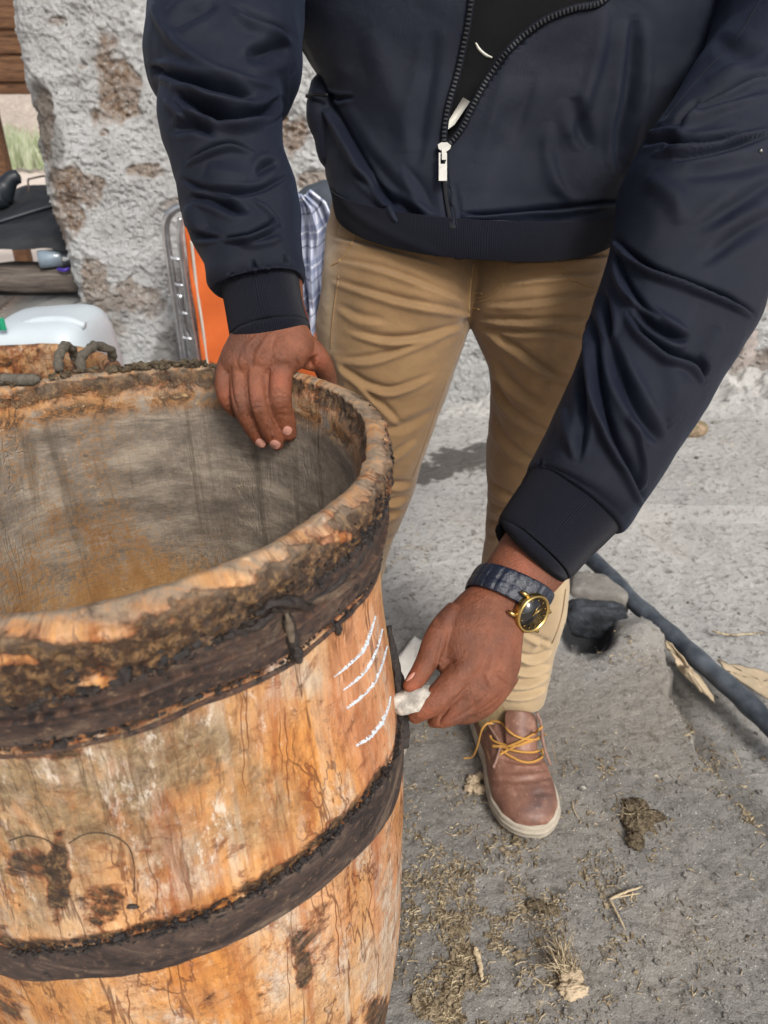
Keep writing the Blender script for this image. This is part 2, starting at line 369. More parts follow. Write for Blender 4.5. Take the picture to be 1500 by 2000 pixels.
def m_hoop():
    m = M('dark_iron_hoop', .62, .4)
    uv = m.uv(); n = m.noise(26, 9, .76, .8, m.map(uv, (.5, 1.6, 1))); n2 = m.noise(140, 7, .78, 0, uv); r = m.attr('rust')
    c = m.ramp(n, (.36, srgb(20, 16, 17)), (.45, srgb(44, 35, 33)), (.54, srgb(70, 57, 51)), (.64, srgb(116, 100, 84)))
    c = m.mix(m.math('MULTIPLY', r, m.step(n2, .44, .58)), c, srgb(88, 62, 48))
    c = m.mix(m.math('MULTIPLY', m.step(n2, .56, .66), .65), c, srgb(146, 128, 102)); c = m.mix(m.math('MULTIPLY', m.step(n2, .42, .32), .7), c, srgb(20, 17, 19))
    c = m.mix(m.step(m.noise(16, 8, .75, .8, uv), .56, .64), c, srgb(16, 14, 18))
    m.col(c); m.rough(m.math('ADD', .42, m.math('MULTIPLY', n2, .4))); b = m.bump(m.noise(70, 9, .8, .3, uv), .9, .004); m.bump(n2, .6, .0016, b); return m.m
def m_plain(name, col, rough=.6, spec=.4, metal=0, var=.25, sc=40, bump=.3, bd=.001, dark=None):
    m = M(name, rough, spec, metal); d = dark or tuple(c * (1 - var) for c in col[:3]) + (1,)
    m.col(m.mix(m.step(m.noise(sc, 6, .65), .32, .68), d, col))
    if bump: m.bump(m.noise(sc * 3, 5, .7), bump, bd)
    return m.m
def m_jacket():
    m = M('navy_satin_cloth', .62, .2); uv = m.uv()
    n = m.noise(5, 4, .5); c = m.mix(m.step(n, .3, .7), srgb(13, 17, 29), srgb(19, 24, 38)); m.col(c)
    m.set('Sheen Weight', .06); m.set('Sheen Roughness', .3); m.set('Sheen Tint', srgb(150, 175, 220))
    b = m.bump(m.noise(30, 6, .62, .6), .35, .004); b = m.bump(m.noise(7, 3, .5, .8, m.map(m.co, (1, 1, .5))), .5, .010, b)
    w = m.n('ShaderNodeTexWave', wave_type='BANDS'); m.put(w.inputs['Vector'], uv); w.inputs['Scale'].default_value = 420; w.inputs['Distortion'].default_value = 1.5
    b = m.bump(m.math('ADD', m.noise(1500, 2), m.math('MULTIPLY', w.outputs[0], .5)), .5, .0006, b); return m.m
def m_rib():
    m = M('ribbed_navy_knit', .95, .1); uv = m.uv()
    w = m.n('ShaderNodeTexWave', wave_type='BANDS', bands_direction='X'); m.put(w.inputs['Vector'], uv); w.inputs['Scale'].default_value = 190; w.inputs['Distortion'].default_value = .4
    m.col(m.mix(w.outputs[0], srgb(14, 15, 23), srgb(24, 25, 35))); m.set('Sheen Weight', .05)
    b = m.bump(w.outputs[0], .55, .0012); m.bump(m.noise(900, 2), .3, .0004, b); return m.m
def m_khaki():
    m = M('khaki_twill', .82, .25); uv = m.uv()
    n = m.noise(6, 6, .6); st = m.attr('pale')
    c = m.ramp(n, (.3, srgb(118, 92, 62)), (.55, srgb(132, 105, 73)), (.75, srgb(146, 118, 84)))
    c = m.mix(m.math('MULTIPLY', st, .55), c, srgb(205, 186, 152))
    dk = m.attr('soil'); c = m.mix(m.math('MULTIPLY', dk, m.step(m.noise(18, 6, .7), .35, .7)), c, srgb(104, 86, 62))
    tw = m.n('ShaderNodeTexWave', wave_type='BANDS', bands_direction='DIAGONAL'); m.put(tw.inputs['Vector'], m.co); tw.inputs['Scale'].default_value = 330; tw.inputs['Distortion'].default_value = 1
    c = m.mix(m.math('MULTIPLY', tw.outputs[0], .16), c, srgb(112, 86, 54)); m.col(c); m.set('Sheen Weight', .2)
    b = m.bump(m.noise(30, 7, .7, .8), .45, .005); m.bump(m.math('ADD', tw.outputs[0], m.noise(800, 2)), .3, .0004, b); return m.m
def m_skin():
    m = M('brown_skin', .48, .45)
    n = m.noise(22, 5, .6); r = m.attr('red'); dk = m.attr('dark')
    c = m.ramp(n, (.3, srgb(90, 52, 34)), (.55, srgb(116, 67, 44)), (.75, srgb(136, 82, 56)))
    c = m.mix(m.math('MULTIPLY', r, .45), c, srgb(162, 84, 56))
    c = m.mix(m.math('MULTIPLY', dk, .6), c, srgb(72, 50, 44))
    c = m.mix(m.math('MULTIPLY', m.step(m.noise(170, 7, .8), .50, .62), .35), c, srgb(76, 47, 36)); c = m.mix(m.math('MULTIPLY', m.step(m.noise(48, 6, .7), .54, .66), .15), c, srgb(158, 104, 78)); m.col(c)
    m.set('Subsurface Weight', .06); m.set('Subsurface Radius', (.01, .004, .002)); m.set('Subsurface Scale', .4)
    m.rough(m.math('ADD', .44, m.math('MULTIPLY', m.noise(60, 6, .7), .24)))
    b = m.bump(m.vor(260, 'DISTANCE_TO_EDGE', m.map(m.co, (1, 1, .6))), .6, .0012); b = m.bump(m.noise(90, 9, .8, .5), .7, .0026, b); m.bump(m.noise(1200, 2), .2, .0003, b); return m.m
def m_leather():
    m = M('worn_brown_leather', .42, .5)
    sc = m.attr('scuff'); n = m.noise(18, 6, .7)
    c = m.ramp(n, (.3, srgb(98, 66, 53)), (.55, srgb(126, 88, 72)), (.75, srgb(150, 114, 98)))
    c = m.mix(m.math('MULTIPLY', sc, m.step(m.noise(30, 6, .7), .3, .65)), c, srgb(78, 62, 60))
    du = m.noise(36, 6, .75); c = m.mix(m.math('MULTIPLY', m.step(du, .50, .72), .45), c, srgb(170, 136, 118))
    c = m.mix(m.math('MULTIPLY', m.step(m.noise(210, 4, .7), .62, .7), .5), c, srgb(196, 160, 140)); m.col(c)
    m.rough(m.math('ADD', .34, m.math('MULTIPLY', du, .35)))
    b = m.bump(m.noise(60, 5, .7), .3, .0015); m.bump(m.vor(600, 'DISTANCE_TO_EDGE'), .2, .0003, b); return m.m
def m_wood(name, a, b, c, sc=6, st=(1, 12, 12)):
    m = M(name, .8, .25); v = m.map(m.co, st)
    m.col(m.ramp(m.noise(sc, 7, .65, .6, v), (.3, a), (.52, b), (.72, c))); m.bump(m.noise(sc * 3, 6, .7, .4, v), .6, .004); return m.m
def m_check():
    m = M('blue_white_checked_cotton', .85, .2); uv = m.uv()
    sx = m.n('ShaderNodeSeparateXYZ'); m.put(sx.inputs[0], uv)
    def stripe(s, k, lo, hi, ph=0.0):
        f = m.math('FRACT', m.math('ADD', m.math('MULTIPLY', s, k), ph)); return m.math('MULTIPLY', m.math('GREATER_THAN', f, lo), m.math('LESS_THAN', f, hi))
    c = (*srgb(208, 212, 226)[:3], 1)
    for s in (sx.outputs[0], sx.outputs[1]):
        c = m.mix(m.math('MULTIPLY', stripe(s, 10, .12, .55), .55), c, srgb(112, 124, 156))
        c = m.mix(m.math('MULTIPLY', stripe(s, 10, .30, .37), .8), c, srgb(226, 228, 236))
        c = m.mix(m.math('MULTIPLY', stripe(s, 10, .74, .80), .7), c, srgb(84, 90, 116))
    m.col(c); m.bump(m.noise(60, 4), .3, .002); return m.m
MAT = dict(
    ground=m_ground(), plaster=m_plaster(), barrel=m_barrel(), hoop=m_hoop(), jacket=m_jacket(), rib=m_rib(), khaki=m_khaki(), skin=m_skin(), leather=m_leather(),
    tarlump=m_plain('dried_tar', srgb(48, 39, 34), .45, .5, var=.6, sc=60, bump=.9, bd=.004, dark=srgb(20, 18, 20)),
    peg=m_plain('grey_wood_peg', srgb(104, 92, 78), .7, var=.5, sc=70, bump=.6),
    chalk=m_plain('chalk_line', srgb(206, 216, 224), .95, .1, var=.06, sc=300, bump=.8, bd=.0008),
    stone=m_plain('chalky_stone', srgb(206, 200, 188), .85, .2, sc=60, bump=.8, bd=.003, dark=srgb(136, 132, 126)),
    nail=m_plain('fingernail', srgb(186, 134, 118), .32, .5, var=.12, sc=80, bump=.1),
    black=m_plain('black_cotton', srgb(16, 16, 18), .9, .15, bump=.3),
    zip=m_plain('black_zip', srgb(14, 16, 22), .5, .3, bump=0),
    tape=m_plain('navy_zip_tape', srgb(20, 23, 32), .8, .2, bump=.3),
    steel=m_plain('steel', srgb(128, 126, 122), .38, .5, 1.0, var=.2, sc=60, bump=.1),
    gold=m_plain('gold', srgb(188, 160, 100), .26, .5, 1.0, var=.1, sc=60, bump=0),
    dial=m_plain('black_dial', srgb(14, 16, 20), .15, .6, var=.1, bump=0),
    strap=m_plain('navy_strap_leather', srgb(18, 26, 44), .28, .55, var=.35, sc=50, bump=.8, bd=.002),
    sole=m_plain('dusty_cream_rubber', srgb(176, 166, 150), .85, .2, var=.25, sc=30, bump=.6, bd=.0015),
    lace=m_plain('mustard_lace', srgb(186, 138, 72), .8, .2, var=.2, sc=300, bump=.8, bd=.0006),
    welt=m_plain('pale_leather_edge', srgb(142, 112, 100), .7, .25, sc=80, bump=.3),
    thread=m_plain('tan_thread', srgb(168, 136, 92), .9, .1, sc=200, bump=0),
    white=m_plain('off_white_cloth', srgb(200, 198, 188), .8, .2, var=.1, bump=.1),
    pipe=m_plain('dusty_black_pipe', srgb(84, 90, 98), .5, .4, var=.45, sc=14, bump=.4, bd=.002, dark=srgb(40, 46, 54)),
    card=m_plain('dusty_cardboard', srgb(182, 164, 138), .9, .1, var=.2, sc=20, bump=.3),
    paper=m_plain('dirty_white_card', srgb(214, 210, 202), .85, .15, var=.12, sc=40, bump=.2),
    straw=m_plain('dry_straw', srgb(192, 176, 146), .85, .2, sc=90, bump=0, dark=srgb(84, 68, 50)),
    rock=m_plain('dusty_grey_stone', srgb(136, 132, 126), .95, .15, var=.35, sc=24, bump=.9, bd=.006),
    darkrock=m_plain('dark_stone', srgb(70, 74, 80), .85, .25, sc=20, bump=.9, bd=.008, dark=srgb(30, 32, 36)),
    dung=m_plain('dry_dung', srgb(134, 120, 98), .95, .1, sc=110, bump=1, bd=.006, dark=srgb(66, 56, 46)),
    green=m_plain('mossy_shell', srgb(150, 128, 108), .9, .1, sc=40, bump=.6, dark=srgb(98, 92, 70)),
    orange=m_plain('orange_canvas', srgb(208, 102, 48), .7, .3, var=.12, sc=9, bump=.4, bd=.002),
    chrome=m_plain('chromed_tube', srgb(214, 216, 220), .36, .5, 1.0, var=.35, sc=24, bump=.15),
    check=m_check(), slate=m_plain('dark_grey_felt', srgb(66, 72, 80), .85, .2, bump=.3),
    jug=m_plain('milky_white_plastic', srgb(186, 196, 202), .35, .5, var=.05, sc=12, bump=.1),
    greenprint=m_plain('green_print', srgb(30, 150, 110), .5, bump=0),
    plank=m_wood('weathered_plank', srgb(62, 56, 52), srgb(92, 84, 78), srgb(122, 112, 102)),
    roofwood=m_wood('brown_roof_plank', srgb(60, 42, 30), srgb(96, 68, 48), srgb(124, 92, 66)),
    tarp=m_plain('black_tarpaulin', srgb(42, 44, 48), .6, .35, var=.4, sc=8, bump=.5, bd=.004),
    rubber=m_plain('black_rubber', srgb(30, 36, 44), .45, .45, bump=.2),
    drip=m_plain('dried_brown_drip', srgb(122, 72, 40), .6, .3, sc=90, bump=.4),
    crumb=m_plain('dirt_crumb', srgb(150, 136, 112), .95, .1, sc=200, bump=0, dark=srgb(78, 66, 52)),
    wallstone=m_plain('pinkish_grey_stone', srgb(168, 158, 152), .9, .15, var=.3, sc=14, bump=.8, bd=.006),
    rope=m_plain('grey_rope', srgb(108, 102, 92), .95, .1, var=.4, sc=160, bump=.9, bd=.002),
    earth=m_plain('pale_dry_earth', srgb(212, 198, 186), .95, .1, var=.15, sc=2, bump=.4, bd=.02),
    leaf=m_plain('pale_green_grass', srgb(176, 180, 156), .8, .2, sc=3, bump=0, dark=srgb(118, 132, 92)),
    twig=m_plain('pale_twig', srgb(188, 170, 140), .9, .1, sc=80, bump=.4),
)
def glass_mat():
    m = M('clear_glass', .05, .5); m.set('Transmission Weight', .9); m.set('IOR', 1.45); m.col(srgb(200, 214, 226)); return m.m
MAT['glass'] = glass_mat()
hg = M('rifle', .3)
bpy.data.materials.remove(hg.m)
# ------------------------------------------------------------ ground
SLAB_EDGE = catmull([PZ(u, v)[:2] for u, v in [(985, 985), (1040, 1075), (1105, 1150), (1180, 1190), (1255, 1215), (1305, 1270), (1312, 1350), (1362, 1450), (1430, 1545), (1500, 1640), (1640, 1830), (1900, 2200)]], 120)
def slab_side(X, Y):
    """metres outside (+) or inside (-) of the slab's right edge, and its position along"""
    q = np.stack([X.ravel(), Y.ravel()], 1); best = np.full(len(q), 9.0); sg = np.full(len(q), -1.0)
    for k in range(len(SLAB_EDGE) - 1):
        a, b = SLAB_EDGE[k], SLAB_EDGE[k + 1]; e = b - a; r = q - a
        t = np.clip(r @ e / (e @ e + 1e-9), 0, 1); dd = np.linalg.norm(r - t[:, None] * e, axis=1); m = dd < best
        best[m] = dd[m]; sg[m] = np.sign(e[0] * r[m, 1] - e[1] * r[m, 0])
    ytop = SLAB_EDGE[0][1]
    s = np.where(q[:, 1] > ytop, -best, sg * best)
    return s.reshape(X.shape)
def blob_mask(V, lst, rough=.5, sc=12, seed=1):
    """patches with ragged edges; lst of (u, v, ru, rv, strength)"""
    u, v, d = proj(V); out = np.zeros(len(V)); n = fbm(V, sc, 4, seed) * rough
    for (a, b, ru, rv, s) in lst:
        r = np.sqrt(((u - a) / ru) ** 2 + ((v - b) / rv) ** 2); out = np.maximum(out, s * sstep(1.15, .75, r + n))
    return out
def ground_z(X, Y, fine=True):
    q = np.stack([X, Y, X * 0], -1); s = slab_side(X, Y)
    n = fbm(q, 14, 3, 5)
    step = sstep(-.004, .014, s + n * .026 + .004 * fbm(q, 60, 3, 3)) * sstep(2.5, 1.45, Y)
    z = -.095 * step + fbm(q, 2.2, 3, 1) * .014 + n * .004 + fbm(q, 55, 4, 2, .6) * .0042
    u, v, d = proj(np.stack([X, Y, X * 0], -1))
    z += .034 * np.exp(-((u - 1245) / 50) ** 2 - ((v - 1245) / 26) ** 2)            # lump at the slab's corner
    z -= .07 * np.exp(-((u - 1150) / 42) ** 4 - ((v - 1232) / 34) ** 4)             # hole beside it
    z += .10 * sstep(2.55, 2.85, Y + .05 * n) * (1 + .4 * n)                        # banked-up dirt at the wall foot
    z += .004 * sstep(.15, .45, fbm(q, 9, 4, 9)) * fbm(q, 120, 2, 4)
    return z
def build_ground():
    nx, ny = 620, 900
    xs = np.linspace(-1.6, 1.9, nx); ys = .05 + (3.05 - .05) * np.linspace(0, 1, ny) ** 1.25
    X, Y = np.meshgrid(xs, ys); Z = ground_z(X, Y)
    V = np.stack([X, Y, Z], -1).reshape(-1, 3)
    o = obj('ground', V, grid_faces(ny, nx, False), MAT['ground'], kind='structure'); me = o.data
    s = slab_side(X, Y).ravel(); q = V * [1, 1, 0]
    pale = np.clip(sstep(.09, .26, s + .05 * fbm(q, 6, 3, 2)) * .9 + .25 * sstep(0, .02, s) + sstep(1.15, 1.6, V[:, 1] + .25 * fbm(q, 3, 3, 8)), 0, 1)
    set_attr(me, 'pale', pale)
    wet = np.maximum(blob_mask(V, [(900, 898, 66, 26, 1), (962, 880, 60, 22, 1), (838, 922, 52, 18, 1), (815, 938, 26, 10, 1)], .95, 26, 3), 0)
    set_attr(me, 'wet', wet)
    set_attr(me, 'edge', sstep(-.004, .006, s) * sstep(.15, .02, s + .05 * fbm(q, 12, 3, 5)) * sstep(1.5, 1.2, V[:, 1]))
    set_attr(me, 'hole_dark', blob_mask(V, [(1150, 1240, 56, 44, .95)], .4, 20, 3))  # ground coloured near-black in and around the hole
    # beyond: one far sheet to the horizon, slightly lower
    xs = np.concatenate([[-150, -40, -12, -6], np.linspace(-3, 4, 12), [8, 20, 60, 150]]); ys = np.concatenate([[-40, -8, -1.5], np.linspace(-.5, 3.4, 10), [5, 8, 12, 20, 40, 90, 200]])
    X, Y = np.meshgrid(xs, ys); V = np.stack([X, Y, X * 0 - .16], -1).reshape(-1, 3)
    obj('far_ground', V, grid_faces(len(ys), len(xs), False), MAT['earth'], kind='structure')
build_ground()

# ------------------------------------------------------------ rough plastered wall with broken left edge
WALL_N = norm(np.array([.12, -1, 0]))
def wall_y(x): return 2.72 + .12 * (x - .28)
def wall_pt(u, v):
    r = P(u, v, 1.0) - CAM0; t = (2.72 - .12 * .28) / (r[..., 1] - .12 * r[..., 0]); return CAM0 + r * t[..., None]
def build_wall():
    nx, nz = 900, 560; xs = np.linspace(-1.55, 2.15, nx); zs = np.linspace(-.12, 2.1, nz); X, Z = np.meshgrid(xs, zs)
    edge = np.array([wall_pt(u, v) for u, v in [(10, -420), (8, -200), (8, -60), (16, 40), (22, 110), (46, 190), (66, 300), (76, 360), (92, 430), (120, 492), (138, 560), (160, 630), (178, 690), (236, 780), (240, 900)]])
    o_ = np.argsort(edge[:, 2]); ex = np.interp(Z, edge[o_, 2], edge[o_, 0]); q = np.stack([X, X * 0, Z], -1)
    ex = ex + .012 * fbm(q, 16, 4, 6)
    V = np.stack([X, wall_y(X), Z], -1)
    flat = V.reshape(-1, 3)
    stone = blob_mask(flat, [(222, 170, 40, 78, 1), (258, 190, 26, 44, .9), (132, 380, 42, 70, 1), (100, 430, 22, 60, .9), (178, 380, 20, 40, .8), (282, 330, 34, 16, .8),
        (575, 262, 24, 36, 1), (552, 230, 16, 26, 1), (190, 560, 36, 56, .8), (255, 570, 50, 34, .75), (112, 40, 24, 10, .6), (620, 350, 40, 20, .8), (70, 230, 24, 50, .7), (85, 250, 20, 60, .8), (300, 600, 26, 20, .5), (160, 130, 10, 8, .6), (215, 640, 30, 18, .5),
        (1455, 700, 52, 46, .75), (1490, 560, 30, 40, .4), (340, 400, 26, 14, .5), (205, 260, 10, 8, .8)], 1.15, 11, 2)
    stone *= .75 + .25 * sstep(-.3, .2, fbm(flat, 40, 3, 5))
    dirt = np.clip(sstep(.35, .05, flat[:, 2] + .1 * fbm(flat, 6, 3)) * .5 + blob_mask(flat, [(72, 240, 30, 90, 1), (100, 300, 24, 60, .9), (330, 690, 30, 50, 1), (210, 620, 60, 40, .4)], .5, 10, 7), 0, 1)
    n = fbm(q.reshape(-1, 3) * [1, 1, 1.2], 3, 4, 3) * .035 + fbm(q.reshape(-1, 3), 14, 5, 4, .6) * .020 + fbm(q.reshape(-1, 3), 45, 4, 14, .6, True) * .012 + fbm(q.reshape(-1, 3), 110, 2, 4) * .005 - stone * .014 + stone * fbm(q.reshape(-1, 3), 50, 3, 8) * .01
    hole = blob_mask(flat, [(1443, 741, 22, 9, 1), (1455, 738, 9, 12, 1)], .5, 30, 5)
    rnd = .10 * np.exp(-np.clip((X - ex).ravel(), 0, 9) / .035) * np.clip(1, 0, 1)
    off = n - rnd - hole * .12 - .05 * sstep(.9, 0, flat[:, 2]) * -1
    W = flat + WALL_N * off[:, None]
    keep = (X >= ex - .004)
    F = grid_faces(nz, nx, False)[:, ::-1]; kf = keep.ravel()[F].all(1); F = F[kf]
    used = np.unique(F); mp = np.full(len(W), -1); mp[used] = np.arange(len(used))
    root = empty('plaster_wall', (.2, 2.7, 0), 'thick old stone wall under flaking rough white lime plaster with bare brown stones', 'wall')
    o = obj('plaster', W[used], mp[F], MAT['plaster'], root)
    set_attr(o.data, 'stone', np.clip(stone, 0, 1)[used]); set_attr(o.data, 'dirt', np.clip(dirt + hole, 0, 1)[used])
    # the wall's own thickness: its left and top edges run back half a metre
    for sl in ('left', 'top'):
        if sl == 'left': j = keep.argmax(1); P0 = W.reshape(nz, nx, 3)[np.arange(nz), j]
        else: P0 = W.reshape(nz, nx, 3)[-1][keep[-1]]
        G = np.stack([P0 + np.array([0, t, 0]) + np.array([fbm(P0 + [0, t, 0], 8, 3) * .03]).T * [1, 0, .3] * (t > 0) for t in np.linspace(0, .5, 12)]); Vs = G.reshape(-1, 3)
        o2 = obj('wall_edge', Vs, grid_faces(12, len(P0), False), MAT['plaster'], root); set_attr(o2.data, 'stone', sstep(-.2, .3, fbm(Vs, 6, 3, 4))); set_attr(o2.data, 'dirt', np.full(len(Vs), .6))
    return root
wall_root = build_wall()
for k, (u, v, sx, sy, sz) in enumerate([(1432, 672, .10, .05, .125), (1500, 640, .08, .05, .07), (1345, 740, .05, .05, .04)]):
    p = wall_pt(np.array(float(u)), np.array(float(v))); t = np.linspace(0.02, np.pi - .02, 40); a_ = np.linspace(0, 2 * np.pi, 56, endpoint=False)
    S_ = np.stack([np.sin(t)[:, None] * np.cos(a_), np.sin(t)[:, None] * np.sin(a_), np.cos(t)[:, None] * np.ones(56)], -1).reshape(-1, 3); S_ = S_ / ((np.abs(S_) ** 3.2).sum(1) ** (1 / 3.2))[:, None]
    S_ = S_ * (1 + fbm(S_, 1.3, 4, k) * .22)[:, None] * [sx, sy, sz] + p + [0, .01, 0]; o_s = obj('stone', S_, grid_faces(40, 56)[:, ::-1], MAT['wallstone'], wall_root)

# ------------------------------------------------------------ barrel
BC = np.array([-.197, .502])
_rimpts = [(0, 1207), (130, 1190), (250, 1160), (400, 1115), (500, 1070), (600, 1015), (680, 962), (726, 892), (727, 840), (700, 785), (640, 750), (580, 730), (430, 712), (350, 712), (250, 720), (100, 738), (0, 752)]
_rp = PZ(np.array([p[0] for p in _rimpts]), np.array([p[1] for p in _rimpts]), .845)
_th = np.degrees(np.arctan2(_rp[:, 1] - BC[1], _rp[:, 0] - BC[0])); _rr = np.hypot(_rp[:, 0] - BC[0], _rp[:, 1] - BC[1]) / .19
_th = np.concatenate([_th, [165, 195, 225, 250]]); _rr = np.concatenate([_rr, [1.06, 1.06, 1.06, 1.06]]); _o = np.argsort(_th)
def rim_k(th):
    t = (np.degrees(th) + 90) % 360 - 90; d = (t[..., None] - _th[_o] + 180) % 360 - 180; w = np.exp(-(d / 13) ** 2); return (w * _rr[_o]).sum(-1) / w.sum(-1)
PZ_Z = [-.02, .02, .12, .248, .34, .426, .50, .55, .60, .645, .69, .73, .767, .795, .815, .830, .840, .845]
PZ_R = [.186, .190, .203, .2146, .2160, .2158, .2145, .2115, .207, .2005, .1955, .1930, .1935, .1965, .1995, .2020, .2005, .1925]
PI_Z = [.840, .825, .80, .72, .60, .40, .20, .12]
PI_R = [.1838, .1795, .1770, .1775, .184, .192, .188, .177]
def outer_R(th, z):
    r = np.interp(z, PZ_Z, PZ_R); k = 1 + (rim_k(th) - 1) * sstep(.58, .80, z); return r * k
def hit_barrel(u, v, grow=0.0):
    r = norm(P(u, v, 1.0) - CAM0); 
    for t in np.arange(.25, 1.2, .0012):
        p = CAM0 + r * t; x, y = p[0] - BC[0], p[1] - BC[1]; th = math.atan2(y, x)
        if p[2] < .845 and math.hypot(x, y) < outer_R(np.array(th), p[2]) + grow: return th, p[2]
    return None
def prof_interp(pts, grow=0.002, dth=.0):
    h = [hit_barrel(u, v, grow) for u, v in pts]; h = [x for x in h if x]
    a = np.array(h); o = np.argsort(a[:, 0]); return a[o]
def band_z(tz, th):
    T = np.linspace(-np.pi, np.pi, 721)[:-1]; a = np.concatenate([tz[:, 0], [tz[-1, 0] + .5, tz[0, 0] + 2 * np.pi - .5]]); z = np.concatenate([tz[:, 1], [tz[-1, 1] + .01, tz[0, 1]]])
    o = np.argsort((a + np.pi) % (2 * np.pi)); Z = np.interp(T, ((a + np.pi) % (2 * np.pi) - np.pi)[o], z[o], period=2 * np.pi)
    k = np.exp(-(np.arange(-30, 31) / 11.0) ** 2); k /= k.sum(); Z = np.convolve(np.concatenate([Z[-30:], Z, Z[:30]]), k, 'valid')
    return np.interp((th + np.pi) % (2 * np.pi) - np.pi, T, Z, period=2 * np.pi)
H1T = prof_interp([(0, 1378), (160, 1352), (270, 1318), (380, 1268), (500, 1212), (600, 1150), (680, 1085), (728, 1035)])
H1B = prof_interp([(0, 1456), (160, 1428), (270, 1400), (380, 1350), (480, 1315), (560, 1280), (640, 1212), (700, 1158), (736, 1112)])
H2T = prof_interp([(0, 1857), (160, 1850), (300, 1819), (450, 1772), (560, 1708), (650, 1633), (720, 1554), (770, 1488)])
H2B = prof_interp([(0, 1902), (160, 1905), (300, 1890), (450, 1842), (560, 1778), (650, 1710), (720, 1642), (775, 1560)])
H0 = prof_interp([(0, 1478), (110, 1462), (250, 1412), (370, 1378), (490, 1336), (560, 1300)])
def barrel_body():
    nt = 900
    z1 = np.concatenate([np.linspace(-.01, .10, 20), np.linspace(.102, .80, 330), np.linspace(.802, .8445, 34)]); r1 = np.interp(z1, PZ_Z, PZ_R)
    s = np.linspace(0, 1, 24); z2 = .845 + .0 * s; cr = np.linspace(.1918, .1845, 10); z2 = .845 - ((.192 - cr) / .010) ** 2 * .004; r2 = cr
    zz = np.concatenate([np.linspace(.840, .80, 24), np.linspace(.798, .12, 200)]); rr = np.interp(-zz, -np.array(PI_Z), PI_R)
    zf = np.full(8, .118); rf = np.linspace(.17, .002, 8)
    z = np.concatenate([z1, z2, zz, zf]); r = np.concatenate([r1, r2, rr, rf]); inner = np.concatenate([np.zeros(len(z1)), np.zeros(len(z2)), sstep(.835, .815, zz), np.ones(8)])
    th = np.linspace(0, 2 * np.pi, nt, endpoint=False) + np.pi * 1.02
    TH, Z = np.meshgrid(th, z); R = np.repeat(r[:, None], nt, 1); IN = np.repeat(inner[:, None], nt, 1)
    k = rim_k(th)[None]; kk = 1 + (k - 1) * sstep(.58, .80, Z); R = R * kk
    q = np.stack([np.cos(TH) * .2, np.sin(TH) * .2, Z], -1)
    stretch = q * [1, 1, .35]
    out = 1 - IN; rim = np.exp(-((Z - .838) / .012) ** 2) * sstep(.2, .6, np.interp(Z, [.8, .82], [0, 1]))
    D = out * (fbm(stretch, 9, 4, 1) * .0028 + fbm(stretch, 40, 4, 2, .6) * .0011) + IN * fbm(q * [1, 1, .6], 10, 3, 6) * .0018
    # uneven, chewed lip
    lip = sstep(.79, .83, Z)
    D += lip * (fbm(q, 9, 3, 9) * .0022 + fbm(q, 55, 4, 3, .6) * .0012)
    t1 = band_z(H1T, th)[None]
    tarz = out * sstep(t1 - .02, t1 + .004, Z) * sstep(.8455, .838, Z)
    D += tarz * (np.clip(fbm(q, 55, 4, 12, .6, True), -.2, 1) * .0050 + fbm(q, 160, 3, 5) * .0012)
    X = BC[0] + np.cos(TH) * (R + D); Y = BC[1] + np.sin(TH) * (R + D); ZZ = Z + lip * fbm(q * [1, 1, 0], 8, 4, 4) * .0045
    V = np.stack([X, Y, ZZ], -1).reshape(-1, 3)
    return V, grid_faces(len(z), nt), TH.ravel(), Z.ravel(), IN.ravel(), tarz.ravel(), len(z), nt
brl = empty('wooden_barrel', (BC[0], BC[1], 0), 'open-topped old wooden barrel with orange stained sides, dark iron hoops and chalk marks', 'barrel')
BV, BF, BTH, BZ, BIN, BTAR, bnl, bnt = barrel_body()
def bar_front_mask(lst, rough, sc, seed, stretch=.45):
    u, v, d = proj(BV); q = np.stack([np.cos(BTH) * .2, np.sin(BTH) * .2, BZ * stretch], -1); n = fbm(q, sc, 4, seed) * rough
    N = np.stack([np.cos(BTH), np.sin(BTH)], 1); fac = ((CAM0[:2] - BV[:, :2]) * N).sum(1) > 0; out = np.zeros(len(BV))
    for a, b, ru, rv, s in lst:
        r = np.sqrt(((u - a) / ru) ** 2 + ((v - b) / rv) ** 2); out = np.maximum(out, s * sstep(1.2, .6, r + n))
    return out * fac * (1 - BIN)
bo = obj('barrel_wall', BV, BF, MAT['barrel'], brl); bm_ = bo.data
u_, v_, d_ = proj(BV)
tar = BTAR * (.62 + .45 * bar_front_mask([(560, 1150, 190, 120, 1), (690, 1030, 80, 90, 1), (330, 1270, 90, 60, .5), (60, 1320, 60, 60, .7)], .5, 14, 3))
OPATCH = bar_front_mask([(605, 1048, 85, 26, 1), (540, 1085, 40, 16, .7), (420, 1132, 90, 22, 1), (290, 1185, 60, 16, .7), (150, 1235, 150, 26, .95), (200, 1335, 60, 18, .8), (40, 1290, 60, 14, .7), (700, 975, 30, 20, .5)], .55, 14, 8)
tar *= 1 - .9 * OPATCH
tar = np.maximum(tar, bar_front_mask([(115, 1700, 26, 95, .78), (60, 1690, 50, 40, .45), (200, 1770, 50, 50, .42), (750, 1985, 40, 40, .6), (5, 1950, 60, 60, .3), (380, 1960, 50, 30, .3), (590, 1890, 22, 60, .55), (600, 1840, 50, 60, .3)], .7, 16, 5))
tar = np.maximum(tar, .55 * bar_front_mask([(60, 1470, 90, 16, 1)], .6, 20, 2))
h2t = band_z(H2T, BTH); tar = np.maximum(tar, (1 - BIN) * .62 * np.exp(-((BZ - h2t - .006) / .006) ** 2)); h1b = band_z(H1B, BTH)
tar = np.maximum(tar, (1 - BIN) * .40 * np.exp(-((BZ - h1b + .004) / .006) ** 2))
set_attr(bm_, 'tar', tar)
